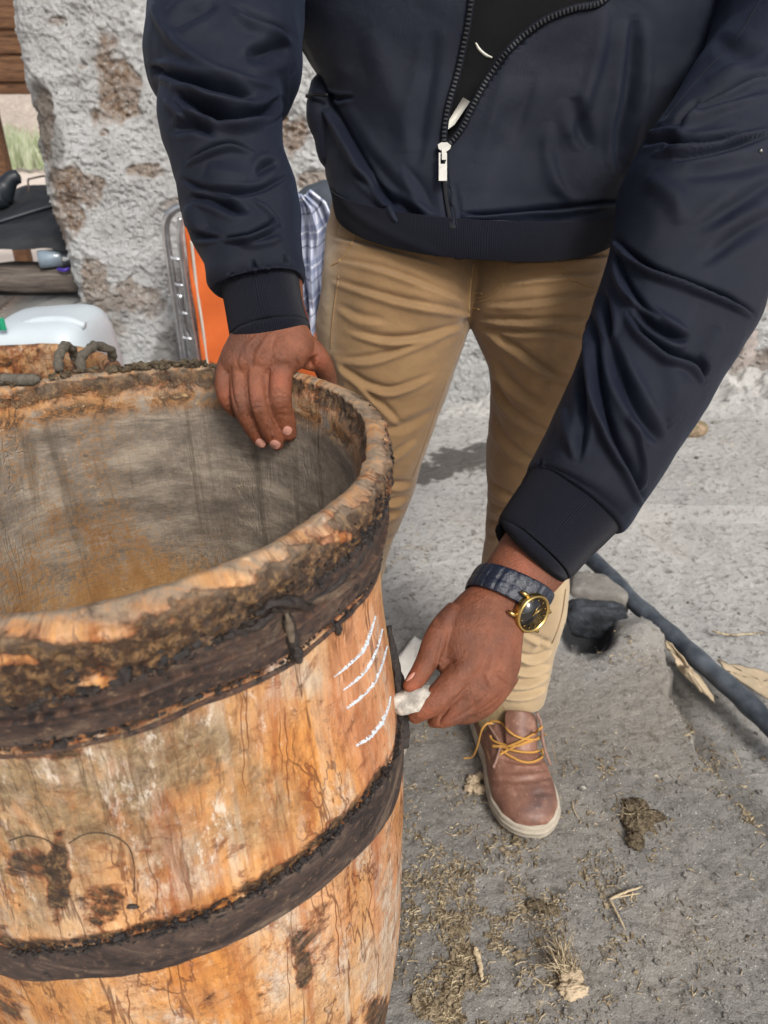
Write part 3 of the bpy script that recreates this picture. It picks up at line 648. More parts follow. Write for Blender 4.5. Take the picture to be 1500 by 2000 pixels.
set_attr(bm_, 'grey', np.clip(bar_front_mask([(110, 1560, 230, 110, 1), (330, 1470, 170, 100, .95), (480, 1570, 140, 100, .6), (60, 1700, 150, 120, .6), (320, 1640, 120, 70, .6), (220, 1390, 240, 30, .5)], .5, 7, 7) + .25 * (1 - BIN) * sstep(-.2, .4, fbm(BV * [1, 1, .5], 9, 3, 2)), 0, 1))
set_attr(bm_, 'pale', bar_front_mask([(200, 1510, 150, 50, .9), (330, 1690, 130, 70, .9), (80, 1520, 160, 70, .9), (380, 1440, 120, 50, .8), (420, 1640, 90, 70, .7), (100, 1770, 90, 30, .4), (560, 1330, 70, 40, .8), (770, 1800, 34, 160, .95), (690, 1900, 80, 120, .7), (60, 1570, 60, 60, .5), (500, 1390, 90, 40, .5), (700, 1660, 60, 60, .4), (300, 1960, 160, 40, .3)], .6, 9, 11, .3))
set_attr(bm_, 'pink', bar_front_mask([(720, 1330, 100, 200, 1), (745, 1480, 60, 90, 1), (690, 1240, 60, 70, .8), (760, 1750, 40, 150, .7), (640, 1800, 60, 90, .4)], .3, 6, 4))
set_attr(bm_, 'orange', OPATCH + bar_front_mask([(600, 1450, 150, 110, 1), (520, 1560, 160, 70, .8), (330, 1900, 200, 90, .7), (100, 1960, 160, 60, .7)], .4, 7, 13))
set_attr(bm_, 'inner', BIN); set_attr(bm_, 'lip', BIN * sstep(.795, .815, BZ))
inner_depth = np.where(BIN > 0, sstep(900, 640, v_ - .0 * u_) * 0, 0)
qq = np.stack([np.cos(BTH) * .2, np.sin(BTH) * .2, BZ], -1)
idp = .05 + .95 * sstep(.52, .72, BZ + .04 * fbm(qq, 5, 3, 3)) - .28 * sstep(62, 118, np.degrees((BTH + np.pi) % (2 * np.pi) - np.pi)) - .5 * sstep(.808, .835, BZ + .016 * fbm(qq * [1, 1, 2], 14, 4, 8)) + .6 * sstep(80, 20, np.degrees(np.abs((BTH + np.pi) % (2 * np.pi) - np.pi - .4)))
set_attr(bm_, 'depth', np.clip(idp, 0, 1.2))
set_attr(bm_, 'rim', np.exp(-((BZ - .846) / .0095) ** 2) * (BZ > .81) * (1 - .75 * OPATCH))
set_uv(bm_, np.stack([((BTH - np.pi * 1.02) % (2 * np.pi)) * .2, BZ], 1))
B_BVH = bvh_of(BV[:: 1], BF)

def hoop(zt, zb, name, thick=.0035, label=None, nz=14, rustv=.5, seed=0, bulge=.0005):
    n = 720; th = np.linspace(0, 2 * np.pi, n, endpoint=False); a = zt(th); b = zb(th)
    s = np.linspace(0, 1, nz)[:, None]; Z = b + (a - b) * s; TH = np.repeat(th[None], nz, 0)
    q = np.stack([np.cos(TH) * .2, np.sin(TH) * .2, Z], -1); edge = np.minimum(s, 1 - s) * 2
    Z = Z + fbm(q, 18, 3, seed + 1) * .0018
    R = outer_R(TH, Z) + thick + bulge * np.sqrt(np.clip(edge, 0, 1)) + fbm(q, 22, 4, seed + 3) * .0014 + fbm(q, 80, 3, seed) * .0006
    Ri = outer_R(TH, Z) - .003
    V = np.stack([BC[0] + np.cos(TH) * R, BC[1] + np.sin(TH) * R, Z], -1); Vi = np.stack([BC[0] + np.cos(TH) * Ri, BC[1] + np.sin(TH) * Ri, Z], -1)[::-1]
    VV = np.concatenate([V, Vi, V[:1]], 0).reshape(-1, 3); o = obj(name, VV, grid_faces(2 * nz + 1, n), MAT['hoop'], brl, label=label)
    T2 = np.concatenate([TH, TH[::-1], TH[:1]], 0).ravel(); Z2 = np.concatenate([Z, Z[::-1], Z[:1]], 0).ravel(); set_uv(o.data, np.stack([T2 * .2, Z2], 1))
    set_attr(o.data, 'rust', np.full(len(VV), rustv)); return VV
hoop(lambda t: band_z(H1T, t), lambda t: band_z(H1B, t), 'hoop', .0032, 'upper iron hoop crusted with tar', seed=1)
hoop(lambda t: band_z(H2T, t), lambda t: band_z(H2B, t), 'hoop', .0034, 'middle dark iron hoop', rustv=.3, seed=5)
hoop(lambda t: band_z(H1B, t) - .009 + 0 * t, lambda t: band_z(H1B, t) - .0135, 'bead', .0008, 'thin wood ridge below the upper hoop', nz=5, rustv=1, seed=8, bulge=.0015)
hoop(lambda t: band_z(H1B, t) + .022 + 0 * t, lambda t: band_z(H1B, t) + .019, 'bead', .0052, 'raised ridge along the upper hoop', nz=5, rustv=1, seed=9, bulge=.0015)
hoop(lambda t: .060 + 0 * t, lambda t: .012 + 0 * t, 'hoop', .004, 'bottom iron hoop at the foot', seed=12)
def crust(zf, n, seed, lo=-.004, hi=.004, big=.0016):
    b_ = Bag(); r = np.random.default_rng(seed)
    for _ in range(n):
        th = r.uniform(-1.9, .6); z = float(zf(np.array([th]))[0]) + r.normal() * (hi - lo) * .4; R = float(outer_R(np.array(th), z)) + .0015 + .0012 * (abs(z - float(zf(np.array([th]))[0])) < .003); s = r.gamma(2, big * .5) + .0004
        V, F = boxv((0, 0, 0), (s, s * r.uniform(.8, 2.6), s * r.uniform(.6, 1.2)), th + r.normal() * .3, s * .25, 0); b_.add(V + [BC[0] + math.cos(th) * R, BC[1] + math.sin(th) * R, z], F)
    b_.obj('tar_crumbs', MAT['tarlump'], brl, smooth=False, kind='stuff')
crust(lambda t: band_z(H2T, t), 1500, 1, big=.0008); crust(lambda t: band_z(H1T, t) + .001, 1500, 2, big=.0010); crust(lambda t: band_z(H1B, t) - .001, 500, 3, big=.0007); crust(lambda t: band_z(H1T, t) + .012, 900, 4, -.008, .008, .0006)
# clasp with its wedge on the upper hoop
def lump(name, uv, rad, off, mat, parent, seed=0, amp=.25, flat=.6, n=22):
    pts = drape(B_BVH, uv, off) if not isinstance(uv, np.ndarray) else uv
    pts = catmull(pts, n); r = np.interp(np.linspace(0, 1, n), np.linspace(0, 1, len(rad)), rad)
    V, F = tube3(pts, r, 16); q = V * 1.0; ax = np.repeat(pts, 16, 0); dirn = norm(V - ax); V = V + dirn * (fbm(q, 90, 3, seed) * amp * r.mean() * 2)[:, None]
    return obj(name, V, F, mat, parent)
lump('clasp', [(556, 1195), (560, 1225), (566, 1255), (570, 1278)], [.003, .0045, .0045, .004], .004, MAT['tarlump'], brl, 1)
lump('wedge', [(549, 1190), (552, 1212), (556, 1240)], [.0012, .0028, .0022], .007, MAT['peg'], brl, 2, .3)
lump('clasp', [(562, 1250), (567, 1265), (570, 1280)], [.002, .004, .0025], .0075, MAT['tarlump'], brl, 3, .3)
lump('tar_crust', [(500, 1195), (530, 1178), (560, 1172), (590, 1178), (612, 1180)], [.0015, .0035, .0042, .003, .0015], .0028, MAT['tarlump'], brl, 4, .8)
lump('tar_crust', [(600, 1170), (645, 1140), (690, 1095), (722, 1050)], [.0012, .0028, .003, .002], .0025, MAT['tarlump'], brl, 6, .8)
lump('tar_crust', [(652, 1215), (655, 1228), (656, 1238)], [.002, .003, .0015], .002, MAT['tarlump'], brl, 7)
lump('tar_crust', [(470, 1225), (500, 1210), (525, 1200)], [.0015, .0035, .002], .004, MAT['tarlump'], brl, 8, .5)
# hoop joint, thick with tar, round the right-hand flank
def flank(name, th0, th1, z0, z1, r0, r1, out, mat, seed, n=40, amp=.5):
    t = np.linspace(0, 1, n); th = th0 + (th1 - th0) * t; z = z0 + (z1 - z0) * t; R = outer_R(th, z) + out
    pts = np.stack([BC[0] + np.cos(th) * R, BC[1] + np.sin(th) * R, z], 1); r = r0 + (r1 - r0) * t; r = r * (.75 + .5 * np.sin(t * np.pi))
    V, F = tube3(pts, r, 18); ax = np.repeat(pts, 18, 0); V = V + norm(V - ax) * (fbm(V, 70, 4, seed, .6) * amp * r.mean() * 2)[:, None]; return obj(name, V, F, mat, brl)
flank('tar_crust', -.06, .14, .545, .622, .007, .004, .004, MAT['tarlump'], 11)
flank('hoop_strap', -.02, .20, .60, .645, .004, .003, .004, MAT['tarlump'], 14)
# chalk strokes
def ribbon(bvh, pts, w, off, name, mat, parent, n=110, jag=.35, seed=0):
    p = catmull(pts, n); T = np.gradient(p, axis=0); T /= np.linalg.norm(T, axis=1)[:, None]; Nn = np.stack([-T[:, 1], T[:, 0]], 1)
    ww = np.interp(np.linspace(0, 1, n), np.linspace(0, 1, len(w)), w); j = np.random.default_rng(seed).normal(size=(n, 2)) * jag
    rows = []
    for k, f in enumerate((-1, -.35, .35, 1)):
        off_uv = p + Nn * (ww * f * (1 + (j[:, 0] if f < 0 else j[:, 1]) * (abs(f) > .5)))[:, None]
        rows.append(drape(bvh, off_uv, off * (1 if abs(f) < .5 else .15), .65))
    m = min(len(r) for r in rows); V = np.stack([r[:m] for r in rows], 1).reshape(-1, 3); F = grid_faces(m, 4, False)
    if name == 'chalk_stroke': rr = np.random.default_rng(seed + 50).random(len(F)); F = F[rr > np.where(np.arange(len(F)) % 3 == 1, .03, .30)]
    return obj(name, V, F, mat, parent)
for k, (pts, w) in enumerate([([(652, 1322), (680, 1300), (708, 1272), (722, 1240), (733, 1203)], [1.2, 2.8, 4, 3.2, 1.5]),
        ([(670, 1348), (700, 1325), (722, 1298), (738, 1262), (747, 1228)], [1.2, 3.2, 3.4, 2.2, 1.2]),
        ([(677, 1384), (705, 1362), (730, 1335), (746, 1298), (756, 1262)], [2.6, 3, 2.8, 2.2, 1.2]),
        ([(694, 1457), (722, 1440), (745, 1412), (757, 1385), (763, 1360)], [2, 4, 4, 2, 1])]):
    ribbon(B_BVH, pts, w, .0007, 'chalk_stroke', MAT['chalk'], brl, seed=k)
rd = np.random.default_rng(21)
for u0, v0, L in [(468, 1318, 240), (478, 1316, 150), (545, 1390, 120), (556, 1380, 200), (572, 1420, 110), (656, 1235, 30), (560, 1830, 160), (655, 1760, 150), (680, 1700, 120), (720, 1660, 170), (250, 1930, 70), (700, 1560, 80)]:
    n = max(5, L // 16); pts = [(u0 + L * k / n * .045 + rd.normal() * 1.8 * (k > 0), v0 + L * k / n) for k in range(n + 1)]; p = drape(B_BVH, catmull(pts, n * 5), .0001)
    if len(p) > 8: V, F = tube3(p, np.interp(np.linspace(0, 1, len(p)), [0, .1, .8, 1], [.0002, .0004, .0005, .0002]) * rd.uniform(.6, 1.1), 6); obj('dried_drip', V, F, MAT['drip'], brl)
# hair-thin wire stuck to the side
for pts in ([(135, 1645), (170, 1626), (215, 1628), (250, 1650), (262, 1690), (263, 1740)], [(20, 1640), (55, 1630), (95, 1640), (120, 1665)]):
    c = catmull(pts, 40); q = drape(B_BVH, c, .0009); V, F = tube3(q, .00032, 5); obj('wire_hair', V, F, MAT['tarlump'], brl)
V, F = tube3(drape(B_BVH, catmull([(247, 1772), (258, 1768), (272, 1771)], 10), .0006), [.0004, .001, .0016, .0018, .0016, .0018, .002, .0016, .001, .0004], 8); obj('seed_husk', V, F, MAT['tarlump'], brl)
# crumbs of dirt on the far rim
cr = Bag(); rg = np.random.default_rng(5)
for _ in range(260):
    th = math.radians(rg.choice([rg.uniform(84, 110), rg.uniform(60, 140)])); r = .19 * rim_k(np.array(th)) + rg.uniform(-.006, .008)
    s = rg.uniform(.0008, .0028); bx = np.random.default_rng(_).normal(size=(8, 3)); V, F = boxv((0, 0, 0), (s * 2, s * rg.uniform(.6, 2.5), s), rg.uniform(0, 3), s * .2, 0)
    cr.add(V + [BC[0] + math.cos(th) * r, BC[1] + math.sin(th) * r, .846 + s * .3 - abs(r - .19 * rim_k(np.array(th))) * .15], F)
cr.obj('dirt_crumbs', MAT['dung'], brl, smooth=False, kind='stuff')

# ------------------------------------------------------------ second vat behind, with rope loops
def vat2():
    c = np.array([-.735, 1.30]); root = empty('second_barrel', (c[0], c[1], 0), 'second brown wooden barrel behind the orange one, grey rope looped over its rim', 'barrel')
    z = np.concatenate([np.linspace(0, .56, 40), np.linspace(.565, .60, 10), [.603, .602], np.linspace(.596, .1, 50), [.1]]); r = np.concatenate([.235 + .012 * np.sin(np.linspace(0, np.pi, 40)), np.linspace(.237, .243, 10), [.236, .224], np.linspace(.219, .216, 50), [.002]])
    th = np.linspace(0, 2 * np.pi, 300, endpoint=False); TH, Z = np.meshgrid(th, z); q = np.stack([np.cos(TH), np.sin(TH), Z * 3], -1) * .3
    R = r[:, None] + fbm(q, 12, 4, 3) * .004 * (r[:, None] > .1); ZZ = Z + .006 * fbm(q * [1, 1, 0], 8, 3) * (Z > .3)
    V = np.stack([c[0] + np.cos(TH) * R, c[1] + np.sin(TH) * R, ZZ], -1).reshape(-1, 3)
    o = obj('barrel_wall', V, grid_faces(len(z), 300), MAT['barrel'], root); me = o.data; n = len(V)
    for k, val in dict(lip=0, tar=.30, grey=.5, pale=.1, pink=0, inner=0, orange=.3, depth=0, rim=0).items(): set_attr(me, k, np.full(n, val))
    set_uv(me, np.stack([TH.ravel() * .2, Z.ravel()], 1))
    for k, (z0, z1) in enumerate(((.08, .12), (.44, .48))):
        t = np.linspace(0, 2 * np.pi, 200, endpoint=False); rr = .249 if k else .2405
        VV = np.concatenate([np.stack([c[0] + np.cos(t) * q_, c[1] + np.sin(t) * q_, t * 0 + zz_], 1) for q_, zz_ in ((rr, z0), (rr + .003, z0 + .004), (rr + .003, z1 - .004), (rr, z1))])
        o = obj('hoop', VV, grid_faces(4, 200), MAT['hoop'], root); set_uv(o.data, VV[:, [0, 2]]); set_attr(o.data, 'rust', np.full(len(VV), .5))
    rope = empty('rope', (c[0], c[1] + .2, .5), 'grey rope hanging in two loops over the second barrel rim', 'rope')
    def loop(pts, rd):
        p = catmull(pts, 60); V, F = tube3(p, rd, 12); ax = np.repeat(p, 12, 0); a = np.tile(np.arange(12) / 12 * 2 * np.pi, 60); s = np.repeat(np.arange(60), 12) * .75
        V = V + norm(V - ax) * (rd * .13 * np.sin(2 * a + s * .9))[:, None]; obj('rope_loop', V, F, MAT['rope'], rope)
    for u0, u1 in ((114, 142), (158, 216)):
        far = 1.315
        loop([P(u0 + 2, 725, far - .02), P(u0, 700, far - .01), P((u0 * 2 + u1) / 3, 680, far), P((u0 + u1) / 2, 675, far + .02), P(u1, 684, far + .05), P(u1 + 4, 700, far + .07)], .0082)
    p = catmull([P(-40, 752, .668), P(0, 742, .672), P(40, 742, .672), P(78, 741, .675)], 40); V, F = tube3(p, np.r_[np.full(36, .0055), .0045, .004, .003, .002], 12)
    t_ = obj('rope_end', V, F, MAT['rope']); tag(t_, 'short thick grey rope end lying along the far rim of the orange barrel', 'rope')
vat2()

# ------------------------------------------------------------ beyond and beside the wall
def prism(poly, y0, y1, jit=0):
    """outline given as photo positions on the plane y0, extruded back to y1"""
    A = np.array([PY(u, v, y0) for u, v in poly]); B = A.copy(); B[:, 1] = y1; n = len(A)
    F = [tuple(range(n))[::-1], tuple(range(n, 2 * n))] + [(i, (i + 1) % n, n + (i + 1) % n, n + i) for i in range(n)]; return np.vstack([A, B]), F
# low masonry bench below the opening
def bench():
    root = empty('stone_bench', (-1.35, 2.3, -.1), 'low stained plaster bench wall under the dark timber beam at far left', 'bench')
    nx, nz = 160, 90; X, Z = np.meshgrid(np.linspace(-3.0, -1.0, nx), np.linspace(-.12, .42, nz)); q = np.stack([X, X * 0, Z], -1)
    V = np.stack([X, 2.70 - fbm(q, 5, 4, 4) * .012, Z], -1).reshape(-1, 3); o = obj('plaster', V, grid_faces(nz, nx, False)[:, ::-1], MAT['plaster'], root)
    set_attr(o.data, 'stone', blob_mask(V, [(60, 600, 100, 26, 1), (40, 555, 40, 18, .6), (20, 640, 90, 40, .6)], .6, 8, 1)); set_attr(o.data, 'dirt', sstep(.5, -.4, fbm(V, 5, 3)) * 1.0)
    s = o.modifiers.new('t', 'SOLIDIFY'); s.thickness = .3; s.offset = -1
bench()
def beam():
    n = 60; x = np.linspace(-3.0, -1.02, n); pts = np.stack([x, 2.80 + x * 0, .460 + x * 0], 1)
    a = np.linspace(0, 2 * np.pi, 24, endpoint=False); e = .55; cy, cz = np.sign(np.cos(a)) * np.abs(np.cos(a)) ** e, np.sign(np.sin(a)) * np.abs(np.sin(a)) ** e
    V = pts[:, None] + np.stack([a * 0, cy * .10, cz * .045], -1)[None]; V = V.reshape(-1, 3); V[:, 1:] += np.stack([fbm(V * [.6, 1, 1], 12, 4, 3), fbm(V * [.6, 1, 1], 12, 4, 5)], 1) * .012
    F = [tuple(f) for f in grid_faces(n, 24)] + [tuple(range(24))[::-1], tuple((n - 1) * 24 + j for j in range(24))]
    o = obj('timber_beam', V, F, MAT['plank']); tag(o, 'weathered grey timber beam lying on the low bench wall, bottle on it', 'beam')
beam()
def bottle():
    p0 = np.array([PY(104, 508, 2.74)[0], 2.74, .540]); root = empty('bottle', tuple(p0 - [0, 0, .03]), 'small clear bottle lying on the grey timber beam beside the wall', 'bottle')
    ax = norm(np.array([1, .45, -.02])); st = [(-.050, .010), (-.049, .026), (-.044, .031), (.03, .031), (.05, .026), (.062, .014), (.085, .013)]
    pts = np.array([p0 + ax * s for s, r in st]); V, F = tube3(pts, [r for s, r in st], 20); obj('bottle_body', V, F, MAT['glass'], root)
    pts = np.array([p0 + ax * s for s in (-.042, .025)]); V, F = tube3(pts, .027, 18); obj('liquid', V, F, MAT['jug'], root)
    V, F = tube3(np.array([p0 + ax * s for s in (.08, .098)]), .015, 16); obj('cap', V, F, M_purple, root)
M_purple = m_plain('purple_plastic', srgb(70, 50, 150), .4, bump=0)
bottle()
V, F = tube3(catmull([(PY(112, 520, 2.70)[0], 2.70, .512), (PY(124, 520, 2.69)[0], 2.69, .510), (PY(134, 520, 2.70)[0], 2.70, .514)], 12), .006, 8); tag(obj('plastic_scrap', V, F, M_purple), 'small purple plastic scrap beside the bottle on the beam', 'litter')
# white jug
def jug():
    y = 1.66; c = PY(40, 660, y); root = empty('plastic_jug', (c[0], y, .28), 'big milky white plastic jug lying behind the second barrel', 'jug')
    w0 = PY(-80, 650, y)[0]; w1 = PY(168, 650, y)[0]; zt = PY(60, 640, y)[2]; zb = .28; cx = (w0 + w1) / 2; hw = (w1 - w0) / 2
    bm = bmesh.new(); bmesh.ops.create_cube(bm, size=1); bmesh.ops.subdivide_edges(bm, edges=bm.edges[:], cuts=10, use_grid_fill=True)
    V = np.array([v.co[:] for v in bm.verts]) * 2; F = [tuple(v.index for v in f.verts) for f in bm.faces]; bm.free()
    r = (np.abs(V) ** 5).sum(1) ** (1 / 5); V = V / r[:, None]
    tp = 1 - .10 * sstep(-.2, 1, V[:, 2]); V[:, 0] *= tp; V[:, 2] += .06 * V[:, 0] * (V[:, 2] > 0)
    fr = (V[:, 1] < -.5) & (np.abs(V[:, 0]) < .72) & (V[:, 2] > -.6) & (V[:, 2] < .62); V[fr, 1] += .06
    W = V * [hw, .14, (zt - zb) / 2] + [cx, y + .12, (zt + zb) / 2]; obj('jug_body', W, F, MAT['jug'], root)
    V, F = tube3(catmull([(cx - .02, y + .06, zt - .012), (cx + .02, y + .06, zt - .002), (cx + .08, y + .06, zt - .001), (cx + .12, y + .06, zt - .014)], 30), .011, 12); obj('handle', V, F, MAT['jug'], root)
    V, F = boxv(PY(3, 632, y + .002) - [0, .004, 0], (.02, .003, .028)); obj('printed_mark', V, F, MAT['greenprint'], root)
    root2 = empty('wooden_crate', (cx, y + .1, 0), 'low crate carrying the white jug, hidden behind the barrels', 'crate')
    for i in range(4): V, F = boxv((cx, y - .02 + .0, .04 + i * .064), (hw * 2.1, .018, .055)); obj('slat', V, F, MAT['plank'], root2)
    for i in range(4): V, F = boxv((cx, y + .26, .04 + i * .064), (hw * 2.1, .018, .055)); obj('slat', V, F, MAT['plank'], root2)
    for i in range(4): V, F = boxv((cx, y + .01 + i * .075, .266), (hw * 2.1, .07, .014)); obj('slat', V, F, MAT['plank'], root2)
jug()
# outside: dark covered heap, boot, roof planks, grass, rocks
def yard():
    root = empty('tarpaulin', (-1.9, 3.4, -.1), 'black tarpaulin pulled tight over a low heap beyond the wall opening', 'tarpaulin')
    # folded sheet: photo outline rows at growing depth
    rows = [[(-120, 490, 2.72), (60, 489, 2.72), (150, 486, 2.72)], [(-120, 450, 2.80), (60, 447, 2.80), (150, 446, 2.80)], [(-120, 448, 3.0), (20, 436, 3.0), (60, 425, 3.0), (150, 412, 3.0)], [(-120, 432, 3.1), (0, 430, 3.1), (90, 402, 3.1), (150, 400, 3.1)], [(-120, 425, 3.5), (0, 398, 3.5), (50, 366, 3.5), (150, 362, 3.5)], [(-120, 405, 3.8), (10, 385, 3.8), (60, 362, 3.8), (150, 364, 3.8)]]
    g = np.array([catmull([PY(*q) for q in r], 60) for r in rows]); G = np.stack([catmull(g[:, k], 60) for k in range(60)], 1)
    V = G.reshape(-1, 3) + np.stack([0 * G[..., 0], 0 * G[..., 0], fbm(G, 7, 4, 2) * .02], -1).reshape(-1, 3); obj('sheet', V, grid_faces(60, 60, False), MAT['tarp'], root)
    V, F = boxv((-1.9, 3.2, .12), (1.3, .7, .42)); obj('heap_core', V, F, MAT['tarp'], root)
    V, F = tube3(catmull([PY(-60, 452, 2.95), PY(0, 433, 2.97), PY(95, 404, 3.05), PY(120, 402, 3.05)], 30), .009, 8); obj('edge_seam', V, F, MAT['rubber'], root)
    b = empty('rubber_boot', tuple(PY(15, 392, 3.3)), 'dark rubber boot lying on the black tarpaulin', 'boot')
    sh = np.vstack([catmull([PY(-60, 372, 3.3), PY(-10, 378, 3.32), PY(8, 368, 3.33), PY(22, 350, 3.34), PY(40, 344, 3.35)], 40)]); V, F = tube3(sh, np.interp(np.linspace(0, 1, 40), [0, .4, .6, .8, .95, 1], [.062, .06, .036, .030, .026, .008]), 18); obj('boot_upper', V, F, MAT['rubber'], b)
    V, F = tube3(catmull([PY(-40, 388, 3.28), PY(-5, 388, 3.3), PY(10, 382, 3.31)], 20), [.045] * 16 + [.04, .03, .02, .008], 14); obj('boot_leg', V, F, MAT['rubber'], b)
    w = catmull([PY(56, 374, 3.4), PY(55, 352, 3.42), PY(60, 349, 3.42), PY(84, 344, 3.42), PY(90, 345, 3.42)], 30); V, F = tube3(w, .004, 8); tag(obj('bent_wire', V, F, MAT['plank']), 'thin bent wire standing up from the black tarpaulin', 'wire')
    rt = empty('plank_roof', tuple(PY(-20, 178, 5.0)), 'brown plank shelter standing in the yard beyond the wall opening', 'shelter')
    for i in range(7):
        a = PY(-60, 172 - i * 27, 5.0); b_ = PY(90, 168 - i * 26, 5.0); hh = .085
        V, F = boxv(((a + b_) / 2), (1.1, .05 + .03 * (i % 2), hh * (.9 + .12 * (i % 3))), 0, .001); obj('plank', V, F, MAT['roofwood'], rt)
    for x in (PY(-55, 100, 5.1)[0], PY(75, 100, 5.1)[0]): V, F = boxv((x, 5.14, .75), (.09, .09, 1.75)); obj('post', V, F, MAT['roofwood'], rt)
    # rocky bank with grass far behind
    nx, nz = 120, 60; X, Z = np.meshgrid(np.linspace(-14, -2, nx), np.linspace(-.15, 1.9, nz)); q = np.stack([X, X * 0, Z], -1); V = np.stack([X, 16 + Z * .8 - fbm(q, .9, 5, 2) * 1.2, Z], -1).reshape(-1, 3)
    o = obj('earth_bank', V, grid_faces(nz, nx, False)[:, ::-1], MAT['plaster'], kind='structure'); set_attr(o.data, 'stone', np.full(len(V), .75)); set_attr(o.data, 'dirt', np.full(len(V), .25))
    bg_ = Bag(); r = np.random.default_rng(2)
    for _ in range(900):
        x = r.uniform(-9.5, -5.2); y = r.uniform(12.8, 14.6); h = r.uniform(.18, .55); l = r.uniform(-.2, .2); w = r.uniform(.012, .03)
        bg_.add([(x - w, y, -.1), (x + w, y, -.1), (x + w * .6 + l * .4, y, h * .6), (x - w * .6 + l * .4, y, h * .6), (x + l, y + .02, h)], [(0, 1, 2, 3), (3, 2, 4)])
    bg_.obj('grass', MAT['leaf'], kind='stuff', smooth=False)
yard()
# orange folding bed leaning on the wall
def cot():
    D = lambda u, v: P(u, v, 2.22 + (v - 400) * .0011)
    root = empty('folding_bed', tuple(P(420, 860, 2.75)), 'folding bed with bright orange canvas and chromed tube frame leaning against the wall', 'folding bed')
    z0 = lambda p: np.array([p[0], p[1], p[2]])
    fr = catmull([D(385, 900), D(364, 730), D(345, 600), D(331, 510), D(324, 455), D(326, 428), D(338, 411), D(356, 404), D(380, 405)], 90); V, F = tube3(fr, .0125, 14); obj('frame_tube', V, F, MAT['chrome'], root)
    f2 = catmull([D(408, 900) + [.0, -.012, 0], D(387, 705) + [0, -.012, 0], D(372, 610) + [0, -.012, 0], D(359, 515) + [0, -.012, 0], D(353, 460) + [0, -.012, 0], D(352, 425)], 50); V, F = tube3(f2, .009, 12); obj('frame_tube', V, F, MAT['chrome'], root)
    f3 = catmull([D(352, 575), D(360, 640), D(372, 665), D(384, 720), D(392, 800)], 40); V, F = tube3(f3, .009, 12); obj('frame_tube', V, F, MAT['chrome'], root)
    for v in (505, 556, 611, 660, 708):
        u0 = np.interp(v, [411, 510, 600, 730], [328, 331, 345, 364]); V, F = tube3([D(u0, v), D(u0 + 27, v + 1) + [0, -.012, 0]], .0062, 10); obj('rung', V, F, MAT['chrome'], root)
    # canvas: sagging sheet with thickness
    rows = []
    for v in np.linspace(400, 900, 60):
        L = np.interp(v, [400, 460, 520, 600, 700, 900], [358, 362, 367, 380, 394, 426]); R = np.interp(v, [400, 600, 720, 900], [600, 612, 622, 640])
        rows.append([D(u, v) + [0, .05 * math.sin(math.pi * (u - L) / (R - L)), 0] + [0, .004 * math.sin(v * .05 + u * .02), 0] for u in np.linspace(L, R, 50)])
    V = np.array(rows).reshape(-1, 3); o = obj('canvas', V, grid_faces(60, 50, False)[:, ::-1], MAT['orange'], root); s = o.modifiers.new('t', 'SOLIDIFY'); s.thickness = .004
    for us in ([(373, 470), (383, 560), (395, 640), (405, 720), (420, 860)], [(598, 470), (603, 560), (609, 640), (614, 680), (624, 800)]):
        p = catmull([D(*q) + [0, -.006 + .012, 0] for q in us], 60); V, F = tube3(p, .0048, 8); obj('seam_cord', V, F, MAT['white'], root)
    # shirt and dark bag
    sh = empty('checked_shirt', tuple(D(612, 620)), 'blue and white checked shirt hanging over the orange folding bed', 'shirt')
    g = []
    for t in np.linspace(0, 1, 90):
        v = 362 + t * 265; L = np.interp(v, [362, 400, 480, 540, 627], [578, 583, 585, 592, 606]); R = np.interp(v, [362, 385, 430, 500, 560, 627], [610, 640, 660, 652, 645, 634])
        g.append([D(L + (R - L) * s, v + 14 * math.sin(s * 3)) + [0, -.07 - .03 * math.sin(s * 13 + t * 4) * (.4 + t) - .012 * math.sin(s * 29 - t * 7), 0] for s in np.linspace(0, 1, 60)])
    G = np.array(g); V = G.reshape(-1, 3); o = obj('cloth', V, grid_faces(90, 60, False)[:, ::-1], MAT['check'], sh); s = o.modifiers.new('t', 'SOLIDIFY'); s.thickness = .003
    S_, T_ = np.meshgrid(np.linspace(0, 1, 60), np.linspace(0, 1, 90)); set_uv(o.data, np.stack([(S_ + .15 * np.sin(T_ * 3)) * .20, T_ * .42 + .05 * S_], -1).reshape(-1, 2))
    V, F = sphere(D(632, 425) + [0, .04, 0], (.105, .07, .10), 24, 32); V[:, 2] += fbm(V, 9, 3) * .012; tag(obj('bag', V, F, MAT['slate']), 'dark grey rounded bag behind the checked shirt', 'bag')
cot()
# ------------------------------------------------------------ things on the ground
def rock(name, uv, size, mat, label, cat, z=0.0, rot=0.0, seed=0, sink=.3, sq=2.6, amp=.22, rise=0):
    c = PZ(*uv, z); V, F = sphere((0, 0, 0), 1, 40, 56); V = V / ((np.abs(V) ** sq).sum(1) ** (1 / sq))[:, None]
    V = V * (1 + fbm(V, 1.2, 5, seed) * amp)[:, None] * np.asarray(size); c_, s_ = math.cos(rot), math.sin(rot)
    V = np.stack([V[:, 0] * c_ - V[:, 1] * s_, V[:, 0] * s_ + V[:, 1] * c_, V[:, 2]], 1) + c + [0, 0, size[2] * (1 - 2 * sink) + rise]
    return tag(obj(name, V, F, mat), label, cat)
rock('stone_block', (1165, 1183), (.072, .045, .052), MAT['rock'], 'squared grey stone block beside the black pipe behind the boot', 'stone', -.05, -.25, 1, .3, 7, .05)
rock('dark_stone', (1160, 1222), (.070, .026, .045), MAT['darkrock'], 'black stone in the hole behind the trouser leg', 'stone', -.03, -.15, 3, .3, 4.5, .22)  # dark stone that makes up the inside of the hole
rock('dry_shell', (1336, 845), (.075, .05, .035), MAT['green'], 'striped dry shell half with greenish top lying near the wall', 'shell', .0, -.3, 5, .2, 2.2, .12)
